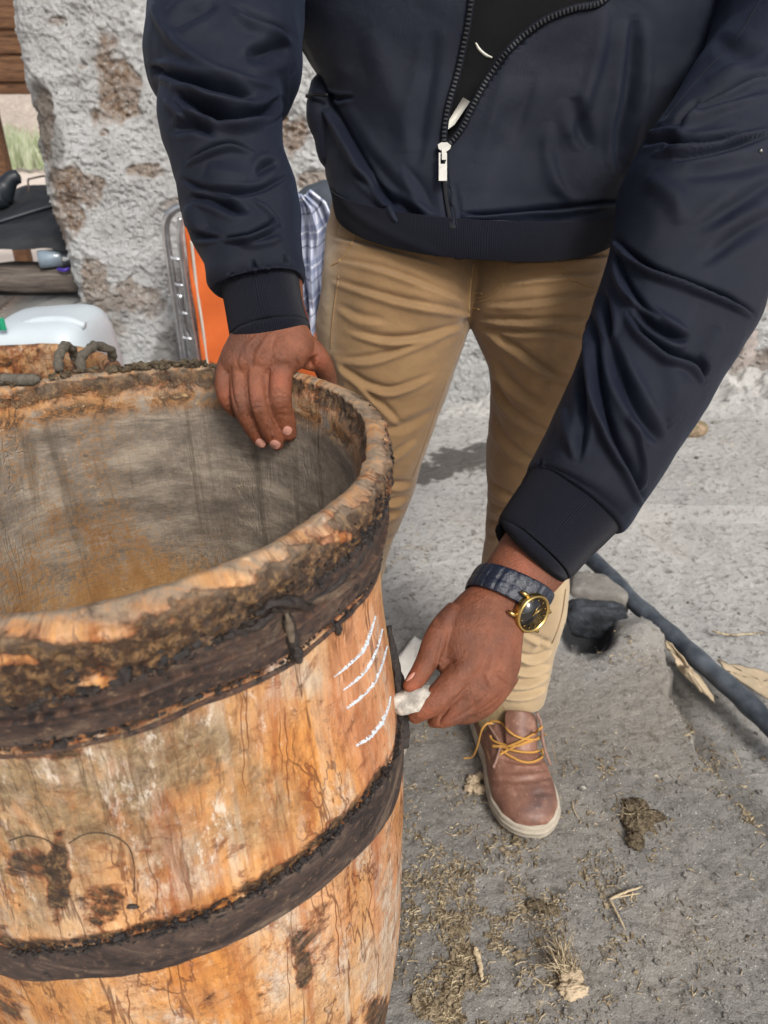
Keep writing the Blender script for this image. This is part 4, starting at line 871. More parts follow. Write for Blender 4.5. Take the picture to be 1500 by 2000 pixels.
rock('pebble', (1490, 787), (.05, .03, .02), MAT['paper'], 'white angular stone near the wall foot at far right', 'stone', .0, -.3, 6, .2, 2.2, .5)
for k, (u, v, s) in enumerate([(1395, 828, .012), (1470, 768, .016), (1290, 760, .02)]):
    rock('pebble', (u, v), (s, s * .8, s * .6), MAT['rock'], ['small grey pebble right of the dry shell', 'small grey stone above the white angular stone', 'grey stone at the wall foot behind the sleeve'][k], 'stone', .0, k, 9 + k)
def pipe():
    pts = [PZ(1000, 1000, .022), PZ(1140, 1085, .015), PZ(1235, 1180, -.01), PZ(1300, 1237, -.022), PZ(1370, 1300, -.03), PZ(1440, 1362, -.035), PZ(1520, 1440, -.045), PZ(1700, 1610, -.06)]
    p = catmull(pts, 120); p[:, 2] += .0 + .008; V, F = tube3(p, np.full(120, .0215) + .0012 * np.sin(np.arange(120) * .5), 28); V += (norm(V - np.repeat(p, 28, 0)) * (fbm(V, 14, 3, 2) * .0022)[:, None])
    tag(obj('pipe', V, F, MAT['pipe']), 'long dusty black plastic pipe crossing the ground beyond the slab', 'pipe')
pipe()
def sheet(name, uvz, mat, label, cat, curl=.01, thick=.003, seed=0):
    """torn flat piece: outline by ground positions, curled"""
    P2 = np.array([PZ(u, v, z) for u, v, z in uvz]); c = P2.mean(0); n = len(P2); V = [c]; rings = 7
    for r in range(1, rings + 1):
        f = r / rings
        for q in P2: V.append(c + (q - c) * f)
    V = np.array(V); V[1:, :2] += (np.random.default_rng(seed).normal(size=(len(V) - 1, 2)) * .0012); V[:, 2] += fbm(V, 9, 3, seed) * curl
    F = [(0, 1 + i, 1 + (i + 1) % n) for i in range(n)] + [(1 + (r - 1) * n + i, 1 + r * n + i, 1 + r * n + (i + 1) % n, 1 + (r - 1) * n + (i + 1) % n) for r in range(1, rings) for i in range(n)]
    o = obj(name, V, F, mat); s = o.modifiers.new('t', 'SOLIDIFY'); s.thickness = thick; return tag(o, label, cat)
def ragged(pts, n=40, jit=2.0, seed=0):
    p = np.array(pts + [pts[0]], float); s = np.linspace(0, len(pts), n, endpoint=False); i = s.astype(int); f = (s - i)[:, None]; q = p[i] * (1 - f) + p[i + 1] * f
    return q + np.random.default_rng(seed).normal(size=q.shape) * jit
sheet('cardboard', [(u, v, -.03 + .028 * (v < 1300)) for u, v in ragged([(1284, 1232), (1320, 1268), (1352, 1306), (1385, 1345), (1398, 1368), (1360, 1340), (1318, 1295), (1300, 1265)], 40, 1.2)], MAT['card'], 'narrow torn cardboard strip along the near side of the black pipe', 'cardboard', .012)
sheet('cardboard', [(u, v, -.03) for u, v in ragged([(1400, 1292), (1450, 1302), (1502, 1312), (1560, 1330), (1560, 1400), (1500, 1368), (1440, 1330)], 40, 1.5, 2)], MAT['card'], 'flat torn cardboard piece on the far side of the black pipe', 'cardboard', .008)
sheet('paper_scrap', [(u, v, .02) for u, v in ragged([(808, 1245), (832, 1252), (838, 1320), (815, 1352), (790, 1345), (768, 1298)], 36, .8, 3)], MAT['paper'], 'dirty white card scrap on the ground behind the hand with chalk', 'card scrap', .004, .0015)
def stick(name, uv, r, mat, parent=None, z=.006, lift=None, n=24, seed=0, sides=7):
    pts = np.array([PZ(u, v, z + (lift[i] if lift else 0)) for i, (u, v) in enumerate(uv)]); p = catmull(pts, n); p += np.random.default_rng(seed).normal(size=p.shape) * r * .15
    V, F = tube3(p, np.interp(np.linspace(0, 1, n), [0, .15, .8, 1], [r * .6, r, r * .8, r * .3]), sides); return obj(name, V, F, mat, parent)
tw = empty('forked_twig', tuple(PZ(1195, 1757, 0)), 'thin pale bent twig lying on the slab in front of the boot', 'twig')
stick('stem', [(1190, 1757), (1215, 1745), (1256, 1731)], .0022, MAT['twig'], tw); stick('stem', [(1192, 1758), (1206, 1785), (1222, 1817)], .0018, MAT['twig'], tw, seed=2)
stick('stem', [(1236, 1742), (1232, 1756), (1235, 1762)], .0012, MAT['twig'], tw, seed=4); stick('stem', [(1190, 1755), (1230, 1748), (1250, 1745)], .0012, MAT['twig'], tw, seed=5)
tag(stick('straw_stalk', [(1390, 1232), (1430, 1240), (1500, 1235)], .0028, MAT['straw'], z=-.07), 'pale straw stalk on the ground at far right beyond the pipe', 'stalk')
tag(stick('wood_splinter', [(928, 1850), (936, 1880), (942, 1915)], .0042, MAT['twig']), 'dry grey wood splinter on the slab left of the root clump', 'splinter')
tag(stick('twig', [(1040, 1905), (1062, 1925), (1058, 1945)], .001, MAT['twig']), 'curled thin twig just left of the root clump', 'twig')
tag(stick('twig', [(1430, 1463), (1440, 1480), (1448, 1500)], .0013, MAT['twig'], z=-.06), 'short pale twig on the lower ground right of the slab edge', 'twig')
tag(stick('twig', [(1118, 1565), (1122, 1585), (1132, 1600)], .0011, MAT['twig']), 'curved straw twig just right of the boot toe', 'twig')
def tuft(name, uv, spread, nn, mats, label, cat, seed=0, core=None, height=.025, length=.05, rad=.0008, aim=None):
    c = PZ(*uv, 0.0); root = empty(name, tuple(c), label, cat); r = np.random.default_rng(seed); bg_ = Bag()
    for i in range(nn):
        a = r.uniform(0, 6.28) if aim is None else aim + r.normal() * .75; L = length * r.uniform(.4, 1.1); s = c + [r.normal() * spread * .35, r.normal() * spread * .35, abs(r.normal()) * height * .35 + .002]
        e = s + [math.cos(a) * L, math.sin(a) * L, abs(r.normal()) * height * .7]; m_ = (s + e) / 2 + r.normal(size=3) * L * .16; m_[2] = max(m_[2], .004); e[2] = max(e[2], .002)
        V, F = tube3(catmull([s, m_, e], 7), np.linspace(rad, rad * .4, 7) * r.uniform(.6, 1.3), 5); bg_.add(V, F)
    bg_.obj('fibres', mats[0], root, kind='stuff')
    if core:
        for k, (du, dv, sx, sy, sz) in enumerate(core):
            p = PZ(uv[0] + du, uv[1] + dv, 0); V, F = sphere((0, 0, 0), 1, 44, 60); V = V * (1 + fbm(V, 1.8, 4, seed + k) * .55 + fbm(V, 6, 3, k) * .30)[:, None] * [sx, sy, sz] + p + [0, 0, sz * .6]; obj('clod', V, F, mats[1], root)
tuft('root_clump', (1105, 1900), .022, 70, (MAT['straw'], MAT['card']), 'dry tangled root clump with a pale stub, lying on the slab in front', 'root clump', 3, [(12, 40, .019, .012, .010), (8, 12, .018, .014, .009)], .034, .042, .0009, 2.2)
tuft('dung_clod', (1240, 1600), .026, 60, (MAT['straw'], MAT['dung']), 'dark crumbly clod of dry dung and straw on the slab right of the boot', 'clod', 4, [(0, -20, .022, .018, .008), (5, 10, .026, .02, .007), (0, 45, .014, .016, .008), (35, -4, .02, .012, .005)], .012, .03, .0006)
tuft('dung_clod', (930, 1535), .012, 10, (MAT['straw'], MAT['card']), 'pale dry clod on the ground just left of the boot', 'clod', 6, [(-5, -8, .012, .01, .007), (8, -16, .010, .008, .005), (6, 10, .012, .009, .006), (-14, 6, .008, .008, .005)], .006, .02, .0006)
tuft('dung_clod', (1060, 1770), .018, 26, (MAT['straw'], MAT['dung']), 'small dark clod in the litter between the boot and the root clump', 'clod', 8, [(-14, 0, .014, .008, .006), (16, 8, .014, .008, .004)], .008, .02, .0006)
rock('cardboard_chip', (1050, 1945), (.02, .014, .004), MAT['rock'], 'flat grey crumbling chip left of the root clump', 'chip', 0, .6, 4, .1, 2.2, .5)
rock('pebble', (1138, 1560 - 18), (.006, .005, .004), MAT['stone'], 'tiny white pebble right of the boot', 'pebble', 0, 0, 4, .2)
# ------------------------------------------------------------ person
person = empty('person', (.10, .98, 0), 'person in navy jacket and khaki trousers bending over the barrel, stone in hand', 'person')
def inpoly(u, v, poly):
    p = np.array(poly, float); c = np.zeros(u.shape, bool); j = len(p) - 1
    for i in range(len(p)):
        m = ((p[i, 1] > v) != (p[j, 1] > v)) & (u < (p[j, 0] - p[i, 0]) * (v - p[i, 1]) / (p[j, 1] - p[i, 1] + 1e-9) + p[i, 0]); c ^= m; j = i
    return c
# ---- body: one mesh of hands, arms, trunk, legs, head
def join(parts):
    V = []; F = []; n = 0
    for v, f in parts: V.append(np.asarray(v)); F += [tuple(int(i) + n for i in q) for q in f]; n += len(v)
    return np.vstack(V), F
def finger(pts, n=30, m=20, sq=1.0):
    """pts: (u, v, depth, half width px)"""
    p = catmull(pts, n); w = P(p[:, 0], p[:, 1], p[:, 2]); r = p[:, 3] * p[:, 2] / FPX
    e0 = w[-1] - w[-2]; e0 /= np.linalg.norm(e0)
    w = np.vstack([w, w[-1] + e0 * r[-1] * .45, w[-1] + e0 * r[-1] * .8, w[-1] + e0 * r[-1] * .97]); r = np.r_[r, r[-1] * .9, r[-1] * .6, r[-1] * .22]
    return tube3(w, r, m)
DL = .002
left_hand = [
    lcap([(452, 560, 590, 545, .715, .026), (462, 610, 594, 600, .705, .024), (458, 650, 602, 640, .698, .024), (445, 672, 612, 662, .693, .024), (433, 692, 610, 690, .690, .023), (430, 712, 592, 716, .689, .020), (436, 728, 578, 728, .690, .015)], 50, 44, 2.4),
    finger([(556, 668, .694, 26), (550, 704, .686, 27), (545, 742, .682, 26), (545, 775, .683, 25.5), (550, 800, .690, 22), (558, 826, .699, 20.5), (564, 847, .704, 16)]),
    finger([(508, 672, .692, 23), (503, 706, .684, 24), (499, 745, .678, 21), (503, 785, .677, 21.5), (510, 808, .683, 20), (525, 840, .694, 18.5), (538, 860, .702, 16), (541, 868, .704, 13)]),
    finger([(474, 684, .692, 20), (470, 712, .686, 21), (466, 745, .681, 18), (470, 785, .680, 18.5), (478, 812, .686, 16.5), (495, 842, .697, 15), (508, 860, .705, 13), (512, 866, .706, 11)]),
    finger([(448, 694, .694, 17), (440, 720, .688, 18), (435, 750, .686, 16), (441, 778, .690, 15.5), (452, 797, .697, 13), (461, 807, .703, 10)]),
    finger([(585, 668, .702, 26), (604, 682, .704, 25), (622, 700, .710, 22), (634, 722, .724, 20), (640, 745, .738, 18), (641, 768, .746, 15)]),
    finger([(570, 690, .694, 18), (592, 708, .702, 12), (612, 716, .712, 10)]),
]
right_hand = [
    lcap([(1040, 960, 1180, 1040, .765, .036), (1000, 1020, 1140, 1085, .752, .033), (968, 1070, 1108, 1128, .740, .031), (944, 1108, 1078, 1162, .730, .029), (930, 1134, 1048, 1196, .722, .028), (900, 1160, 1022, 1228, .714, .029), (868, 1196, 1016, 1268, .706, .031), (852, 1240, 1012, 1310, .700, .032), (858, 1290, 992, 1345, .696, .031), (868, 1335, 962, 1376, .694, .028), (880, 1372, 930, 1394, .693, .02)], 70, 48, 2.3),
    finger([(895, 1195, .700, 26), (868, 1222, .692, 25), (850, 1250, .682, 24), (838, 1282, .674, 23), (825, 1308, .670, 21), (810, 1330, .668, 18.5), (802, 1339, .667, 16)]),
    finger([(935, 1275, .690, 34), (905, 1312, .680, 34), (876, 1346, .672, 31), (848, 1370, .668, 27), (826, 1386, .668, 22), (812, 1398, .670, 16)]),
    finger([(965, 1300, .692, 30), (940, 1340, .684, 30), (912, 1370, .680, 28), (884, 1392, .680, 24), (862, 1402, .684, 20), (848, 1408, .69, 14)]),
    finger([(985, 1310, .698, 26), (968, 1346, .692, 26), (944, 1376, .690, 24), (915, 1394, .694, 20), (890, 1400, .70, 15)]),
    finger([(995, 1315, .706, 22), (978, 1345, .706, 20), (958, 1372, .708, 17), (935, 1385, .712, 13)]),
    finger([(880, 1235, .694, 22), (872, 1268, .688, 20), (866, 1296, .684, 18)]),
]
LV, LF = join(left_hand); LV, LF = remesh(LV, LF, .0014, 5, .5)
RV, RF = join(right_hand); RV, RF = remesh(RV, RF, .0014, 5, .5)
lst = [  # left hand: gaps between the fingers, knuckle creases, tendons
    ([(527, 705), (524, 735), (522, 770), (527, 800), (540, 832)], 3.5, 2.2, 'k'), ([(484, 712), (481, 740), (484, 780), (492, 812), (508, 845)], 3, 2.0, 'k'), ([(452, 712), (450, 740), (455, 775), (466, 806)], 3, 1.8, 'k'),
    ([(528, 772), (545, 768), (562, 772)], 2.5, .7, 'k'), ([(530, 780), (546, 777), (563, 780)], 2.5, .5, 'k'), ([(534, 812), (553, 810), (569, 813)], 2.2, .6, 'k'),
    ([(488, 790), (502, 786), (516, 790)], 2.2, .7, 'k'), ([(490, 799), (504, 796), (518, 799)], 2.2, .6, 'k'), ([(510, 842), (524, 838), (537, 840)], 2, .5, 'k'),
    ([(456, 790), (468, 787), (480, 790)], 2.2, .6, 'k'), ([(458, 798), (470, 795), (482, 798)], 2.2, .5, 'k'),
    ([(548, 690), (556, 668), (560, 650)], 9, 1.2, 'r'), ([(505, 700), (515, 672), (530, 650)], 8, 1.4, 'r'), ([(472, 705), (485, 678), (505, 655)], 7, 1.1, 'r'), ([(535, 694), (552, 700), (566, 696)], 13, 1.6, 'r'), ([(496, 700), (506, 702)], 13, 1.8, 'r'), ([(466, 708), (476, 708)], 11, 1.4, 'r'),
    ([(528, 690), (532, 668), (540, 655)], 6, 1.0, 'v'), ([(488, 698), (496, 680), (508, 665)], 6, 1.0, 'v'),
    ([(604, 722), (610, 704), (622, 694)], 4, 1.6, 'v'), ([(600, 712), (612, 700)], 8, 1.0, 'v'), ([(578, 700), (582, 716), (580, 728)], 4, 1.0, 'v')]
LN = normals(LV, LF); LN = LN if ((LN * (LV - LV.mean(0))).sum(1).mean() > 0) else -LN
LV = strokes(LV, LN, lst, 1.25)
lst = [([(862, 1226), (864, 1250), (860, 1275), (853, 1305), (838, 1335)], 4, 3.0, 'k'), ([(862, 1282), (875, 1290), (890, 1290)], 4, 1.0, 'v'), ([(858, 1290), (870, 1300)], 5, 1.0, 'v'),
    ([(918, 1335), (900, 1358), (880, 1380), (862, 1400), (858, 1416)], 4, 3.0, 'k'), ([(955, 1352), (930, 1378), (900, 1398), (875, 1410)], 4, 2.2, 'k'), ([(975, 1358), (952, 1380), (925, 1396)], 3.5, 1.8, 'k'),
    ([(850, 1335), (862, 1345), (868, 1352)], 3, .6, 'k'), ([(888, 1306), (915, 1300), (935, 1312)], 22, 2.0, 'r'), ([(948, 1330), (960, 1325)], 16, 2.0, 'r'), ([(975, 1325), (985, 1315)], 13, 1.6, 'r'),
    ([(930, 1322), (945, 1300), (960, 1260)], 8, 1.0, 'v'), ([(966, 1322), (980, 1290), (990, 1260)], 7, .8, 'v'),
    ([(812, 1288), (825, 1282), (840, 1286)], 2.5, .7, 'k'), ([(815, 1282), (826, 1277), (838, 1279)], 2.5, .5, 'k'), ([(863, 1228), (858, 1215), (856, 1200)], 6, 1.0, 'v'),
    ([(1000, 1250), (1012, 1285), (1005, 1320)], 6, .6, 'v'), ([(940, 1098), (975, 1108), (1010, 1130), (1050, 1160)], 8, 1.0, 'v')]
RN = normals(RV, RF); RN = RN if ((RN * (RV - RV.mean(0))).sum(1).mean() > 0) else -RN
RV = strokes(RV, RN, lst, 1.25)
def skin_attrs(V):
    u, v, d = proj(V); red = np.zeros(len(V)); dk = np.zeros(len(V))
    for a, b, r, s in [(545, 745, 20, .9), (555, 840, 16, .6), (500, 770, 16, .4), (620, 705, 20, .7), (530, 862, 14, .5), (438, 770, 18, .7), (500, 865, 12, .6), (810, 1345, 22, 1), (812, 1310, 14, .6), (830, 1390, 20, .5), (930, 1150, 20, .3), (1020, 1110, 30, .8), (1000, 1260, 26, .3), (960, 1380, 24, .3), (880, 1400, 20, .4)]:
        red = np.maximum(red, s * np.exp(-((u - a) ** 2 + (v - b) ** 2) / r ** 2))
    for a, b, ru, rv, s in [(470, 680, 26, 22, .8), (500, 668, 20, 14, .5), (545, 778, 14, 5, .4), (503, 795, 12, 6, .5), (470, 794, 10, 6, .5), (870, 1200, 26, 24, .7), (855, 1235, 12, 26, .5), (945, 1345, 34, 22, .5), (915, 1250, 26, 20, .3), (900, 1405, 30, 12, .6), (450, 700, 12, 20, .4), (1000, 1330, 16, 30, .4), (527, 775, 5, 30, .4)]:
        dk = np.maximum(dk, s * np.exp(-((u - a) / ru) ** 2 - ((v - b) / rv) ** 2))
    return red, dk
rs = [(430, -420, 640, -380, .93, .07), (340, -240, 610, -200, .89, .085), (302, -90, 600, -60, .83, .082), (300, 20, 588, 50, .785, .076), (290, 90, 592, 92, .755, .072), (285, 136, 586, 128, .74, .068), (296, 160, 566, 155, .732, .064), (315, 185, 549, 178, .728, .060), (314, 240, 545, 225, .722, .058), (326, 290, 546, 270, .719, .056), (342, 330, 560, 315, .716, .055), (352, 372, 573, 350, .714, .054), (357, 425, 583, 410, .711, .053), (372, 468, 584, 455, .708, .052), (396, 512, 588, 498, .705, .051), (404, 540, 592, 518, .703, .050), (408, 566, 592, 536, .702, .050), (420, 576, 588, 542, .702, .044), (440, 572, 580, 540, .702, .036)]
ls = [(1180, -420, 1480, -420, .93, .075), (1290, -260, 1660, -180, .90, .085), (1370, -100, 1720, 10, .86, .085), (1400, 40, 1690, 150, .83, .084), (1330, 170, 1640, 260, .81, .083), (1262, 270, 1588, 360, .795, .082), (1218, 350, 1540, 440, .785, .080), (1205, 420, 1500, 505, .778, .077), (1190, 500, 1480, 570, .772, .074), (1172, 570, 1466, 632, .767, .071), (1156, 640, 1436, 690, .762, .068), (1135, 710, 1398, 755, .757, .065), (1108, 775, 1356, 822, .753, .062), (1080, 835, 1310, 890, .750, .060), (1056, 882, 1262, 960, .748, .058), (1044, 905, 1228, 1010, .747, .055), (1042, 912, 1208, 1034, .746, .048), (1046, 910, 1196, 1030, .746, .038)]
leg_r = [(660, 330, 940, 330, 1.012, .070), (650, 400, 945, 400, 1.01, .074), (636, 470, 945, 470, 1.004, .086), (628, 560, 935, 560, 1.0, .108), (620, 645, 914, 640, 1.01, .10), (634, 720, 886, 725, 1.03, .092), (655, 800, 856, 805, 1.06, .084), (668, 880, 826, 885, 1.10, .075), (674, 950, 803, 955, 1.15, .070), (668, 1030, 772, 1030, 1.24, .064), (650, 1110, 748, 1115, 1.33, .062), (650, 1200, 728, 1200, 1.42, .056), (655, 1275, 722, 1272, 1.49, .052), (662, 1300, 720, 1300, 1.50, .05)]
leg_l = [(900, 330, 1200, 330, 1.012, .070), (895, 400, 1200, 400, 1.01, .074), (895, 470, 1200, 470, 1.004, .086), (905, 560, 1182, 565, 1.0, .108), (922, 640, 1166, 645, 1.01, .10), (952, 715, 1148, 722, 1.03, .092), (958, 800, 1124, 805, 1.06, .084), (951, 880, 1104, 885, 1.10, .076), (951, 950, 1092, 955, 1.145, .070), (950, 1030, 1090, 1030, 1.20, .068), (940, 1110, 1110, 1112, 1.24, .068), (936, 1180, 1107, 1180, 1.28, .066), (940, 1240, 1092, 1240, 1.31, .060), (945, 1290, 1077, 1285, 1.33, .054), (948, 1330, 1070, 1325, 1.345, .052), (950, 1360, 1064, 1355, 1.355, .052), (954, 1378, 1060, 1372, 1.358, .051)]
# trunk, arms, legs, head (mostly under the clothes or above the frame)
def W(*a): return np.array(a, float)
hip = W(.115, 1.05, .90); chest = W(.115, 1.02, 1.24); neckp = W(.12, 1.06, 1.43); headc = W(.12, 1.0, 1.50)
rsh, lsh = W(-.10, .98, 1.33), W(.33, .95, 1.31)
rel, lel = P(440, 150, .735), P(1385, 520, .775); rwr, lwr = P(525, 640, .70), P(1010, 1125, .73)
rows = []
def capsule(pts, rad, n=22, flat=1.0, up=None): 
    p = catmull(pts, 40); r = np.interp(np.linspace(0, 1, 40), np.linspace(0, 1, len(rad)), rad); r = r * np.sin(np.clip(np.linspace(0.06, np.pi - .06, 40), 0, None)) ** .22; return tube3(p, r, n, flat=flat, up=up)
bp = [capsule([W(.115, 1.07, .80), W(.115, 1.08, .90), W(.115, 1.11, 1.05), W(.115, 1.12, 1.20), W(.115, 1.06, 1.34)], [.05, .075, .075, .085, .06], 28, 1.6, (1, 0, 0)),
      capsule([P((s[0] + s[2]) / 2, (s[1] + s[3]) / 2, s[4] + .004) for s in rs[:-2]] + [P(520, 600, .705)], [.045, .055, .05, .043, .038, .034, .027]),
      capsule([W(.25, 1.10, 1.26)] + [P((s[0] + s[2]) / 2, (s[1] + s[3]) / 2, s[4] + .004) for s in ls[1:-2]] + [P(1065, 1030, .748)], [.045, .055, .05, .043, .038, .034, .028]),
      capsule([W(.03, 1.08, .86)] + [P((s[0] + s[2]) / 2, (s[1] + s[3]) / 2, s[4]) for s in leg_r[5:]], [.06, .052, .045, .038, .032]), capsule([W(.20, 1.08, .86)] + [P((s[0] + s[2]) / 2, (s[1] + s[3]) / 2, s[4]) for s in leg_l[5:]], [.06, .052, .045, .038, .030]),
      capsule([W(.116, 1.10, 1.34), neckp, headc], [.062, .058, .058])]
# head with a face, bent towards the work
hv, hf = sphere((0, 0, 0), 1, 48, 64); f = hv.copy(); x, y, z = f[:, 0], f[:, 1], f[:, 2]
sx = .076 * (1 - .20 * sstep(0, -1, z)); r_ = np.stack([x * sx, y * .098, z * .118], 1)
fr = sstep(.35, .9, -y)
r_[:, 1] -= fr * .020 * np.exp(-(x / .16) ** 2 - ((z + .12) / .22) ** 2) + fr * .008 * np.exp(-(x / .3) ** 2 - ((z + .52) / .10) ** 2) + fr * .008 * np.exp(-(x / .35) ** 2 - ((z + .85) / .15) ** 2) + fr * .006 * np.exp(-((np.abs(x) - .3) / .25) ** 2 - ((z - .22) / .10) ** 2)
r_[:, 1] += fr * .011 * np.exp(-((np.abs(x) - .38) / .16) ** 2 - ((z - .04) / .12) ** 2)
tl = math.radians(38); R_ = np.stack([r_[:, 0], r_[:, 1] * math.cos(tl) + r_[:, 2] * -math.sin(tl) * 1, r_[:, 1] * math.sin(tl) + r_[:, 2] * math.cos(tl)], 1)
def head_pt(a): a = np.atleast_2d(a); return np.stack([a[:, 0], a[:, 1] * math.cos(tl) - a[:, 2] * math.sin(tl), a[:, 1] * math.sin(tl) + a[:, 2] * math.cos(tl)], 1) + headc + W(0, -.03, .06)
hv = R_ + headc + W(0, -.03, .06)
ears = [tube3(head_pt([[s * .076, .012, -.03], [s * .086, .018, 0], [s * .084, .024, .03], [s * .074, .01, .034]]), [.008, .010, .011, .006], 10) for s in (-1, 1)]
TV, TF = join(bp + [(hv, hf)] + ears); TV, TF = remesh(TV, TF, .006, 3)
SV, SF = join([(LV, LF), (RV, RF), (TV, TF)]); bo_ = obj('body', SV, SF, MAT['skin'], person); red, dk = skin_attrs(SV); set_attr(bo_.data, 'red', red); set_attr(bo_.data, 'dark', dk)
L_BVH = bvh_of(LV, LF); R_BVH = bvh_of(RV, RF)
# hair, eyes
t_ = np.nonzero((x * 0 + z > .25) | ((y > .25) & (z > -.35)))[0]; hs = set(t_.tolist()); hF = [q for q in hf if all(i in hs for i in q) and len(q) == 4]
hN = norm(hv - headc); hair_v = hv + hN * (.010 + .003 * fbm(hv, 120, 2)[:, None]); o = obj('hair', hair_v, hF, MAT['black'], person); o.modifiers.new('t', 'SOLIDIFY').thickness = .008
for s in (-1, 1): V, F = sphere(head_pt([s * .028, -.074, .004])[0], .0105); obj('eye', V, F, MAT['white'], person)
# fingernails
def patch(bvh, pts4, name, mat, parent, nu=10, nv=12, puff=.0007, rnd=2.6, lift=.0003):
    """rounded patch: centre, half axis a, half axis b in photo positions, laid on the surface"""
    c, a, b = [np.array(q, float) for q in pts4]; rings = []
    N = 20
    for r in np.linspace(0.02, 1, nu):
        t = np.linspace(0, 2 * np.pi, N, endpoint=False); ct, st = np.cos(t), np.sin(t); ex = 2 / rnd
        q = c + r * (np.sign(ct) * np.abs(ct) ** ex)[:, None] * a + r * (np.sign(st) * np.abs(st) ** ex)[:, None] * b
        rings.append(drape(bvh, q, lift + puff * (1 - r ** 2), .7))
    V = np.concatenate(rings)
    if len(V) != nu * N: return None
    return obj(name, V, [tuple(f) for f in grid_faces(nu, N)] + [tuple(range(N))], mat, parent)
for c, a, b in [((561, 841), (8, 3), (-3.5, 8)), ((537, 868), (9.5, 4), (-4, 7.5)), ((509, 865), (9, 4.5), (-4, 7))]: patch(L_BVH, (c, a, b), 'fingernail', MAT['nail'], bo_)
patch(R_BVH, ((802, 1322), (8, -5), (-3, 7)), 'fingernail', MAT['nail'], bo_)

# ---- trousers
KV, KF = join([lcap(leg_r, 120, 70, 2.2), lcap(leg_l, 130, 70, 2.2)]); KV, KF = remesh(KV, KF, .0029, 10, .5)
KN = normals(KV, KF); KN = KN if ((KN * (KV - KV.mean(0))).sum(1).mean() > 0) else -KN
lst = [([(648, 462), (700, 474), (752, 488), (860, 518)], 7, 4, 's'), ([(660, 508), (720, 520), (773, 535), (903, 587)], 7, 5, 's'), ([(650, 548), (700, 565), (780, 588), (860, 603), (912, 614)], 7, 6, 's'), ([(687, 650), (752, 665), (817, 661), (905, 636)], 7, 7, 's'), ([(660, 600), (700, 622), (750, 630)], 8, 4, 's'),
    ([(670, 704), (710, 705), (752, 696), (860, 657)], 7, 5, 's'), ([(662, 716), (695, 742), (730, 759), (773, 763), (842, 735)], 7, 6, 's'), ([(700, 752), (745, 795), (782, 830)], 6, 5, 's'), ([(745, 840), (790, 832), (850, 800)], 7, 3, 'v'), ([(740, 902), (770, 890), (812, 860)], 6, 4, 's'), ([(745, 944), (775, 950), (805, 946)], 6, 5, 's'), ([(742, 978), (765, 982), (795, 972)], 5, 5, 's'), ([(742, 1010), (760, 1008), (782, 1000)], 5, 4, 's'), ([(740, 1060), (755, 1058), (770, 1050)], 5, 3, 's'),
    ([(938, 624), (990, 628), (1060, 627), (1150, 620)], 6, 6, 's'), ([(955, 597), (1020, 594), (1077, 587), (1160, 572)], 6, 5, 's'), ([(985, 552), (1060, 545), (1165, 533)], 6, 5, 's'), ([(1000, 512), (1090, 508), (1188, 500)], 6, 5, 's'), ([(940, 646), (1000, 650), (1080, 652), (1150, 662)], 6, 5, 's'),
    ([(955, 648), (980, 664), (1012, 685), (1068, 728), (1118, 748)], 7, 7, 's'), ([(962, 700), (985, 740), (1020, 775), (1060, 800)], 9, 6, 's'), ([(964, 742), (985, 790), (1028, 830), (1070, 846)], 7, 5, 's'), ([(958, 800), (975, 850), (1010, 890), (1045, 905)], 8, 4, 's'), ([(1050, 680), (1090, 668), (1130, 676)], 8, 3, 'r'), ([(1040, 760), (1075, 745), (1110, 760)], 9, 3, 'v'),
    ([(955, 945), (975, 962), (1000, 975), (1040, 970)], 6, 6, 's'), ([(953, 985), (975, 1000), (1010, 1008)], 6, 4, 's'), ([(948, 1018), (975, 1030), (1000, 1030)], 6, 5, 's'), ([(950, 1050), (985, 1052), (1010, 1045)], 6, 3, 's'),
    ([(1106, 1140), (1100, 1185), (1092, 1225), (1078, 1258)], 3, .9, 'k'), ([(1022, 1240), (1050, 1252), (1080, 1262)], 6, 4, 's'), ([(1000, 1275), (1030, 1288), (1055, 1286), (1078, 1270)], 5, 8, 's'), ([(985, 1300), (1020, 1312), (1050, 1310), (1074, 1300)], 5, 8, 's'), ([(975, 1328), (1005, 1336), (1040, 1333), (1070, 1318)], 5, 8, 's'), ([(962, 1350), (1000, 1360), (1040, 1356), (1066, 1342)], 5, 7, 's'), ([(1045, 1275), (1060, 1262), (1068, 1250)], 5, 5, 'v'),
    ([(922, 520), (918, 560), (915, 605), (916, 636)], 4, 3.5, 's'), ([(905, 650), (912, 632), (916, 620)], 10, 3, 'v'), ([(660, 385), (662, 430), (650, 480)], 4, 1.5, 'k'),
    ([(640, 700), (650, 735), (664, 765)], 8, 5, 'v'), ([(820, 560), (830, 600), (828, 640)], 30, 5, 'r'), ([(1040, 560), (1050, 620), (1040, 700)], 36, 5, 'r')]
lst = [(a_, w_ * 1.2 if k_ in 'sv' else w_, m_, k_) for a_, w_, m_, k_ in lst]
KV = strokes(KV, KN, lst, 1.25); KV += KN * (fbm(KV, 7, 3, 2) * .004 + fbm(KV * [1, 1, 2.2], 16, 3, 5) * .0022)[:, None]
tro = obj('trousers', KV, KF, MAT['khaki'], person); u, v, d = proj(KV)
set_attr(tro.data, 'pale', np.clip(.55 * np.exp(-((u - (640 + (v - 480) * .02)) / 12) ** 2) * (v < 690) + sstep(1000, 1180, v) * .75 + .8 * np.exp(-((u - 1110) / 14) ** 2) * (v > 1130), 0, 1))
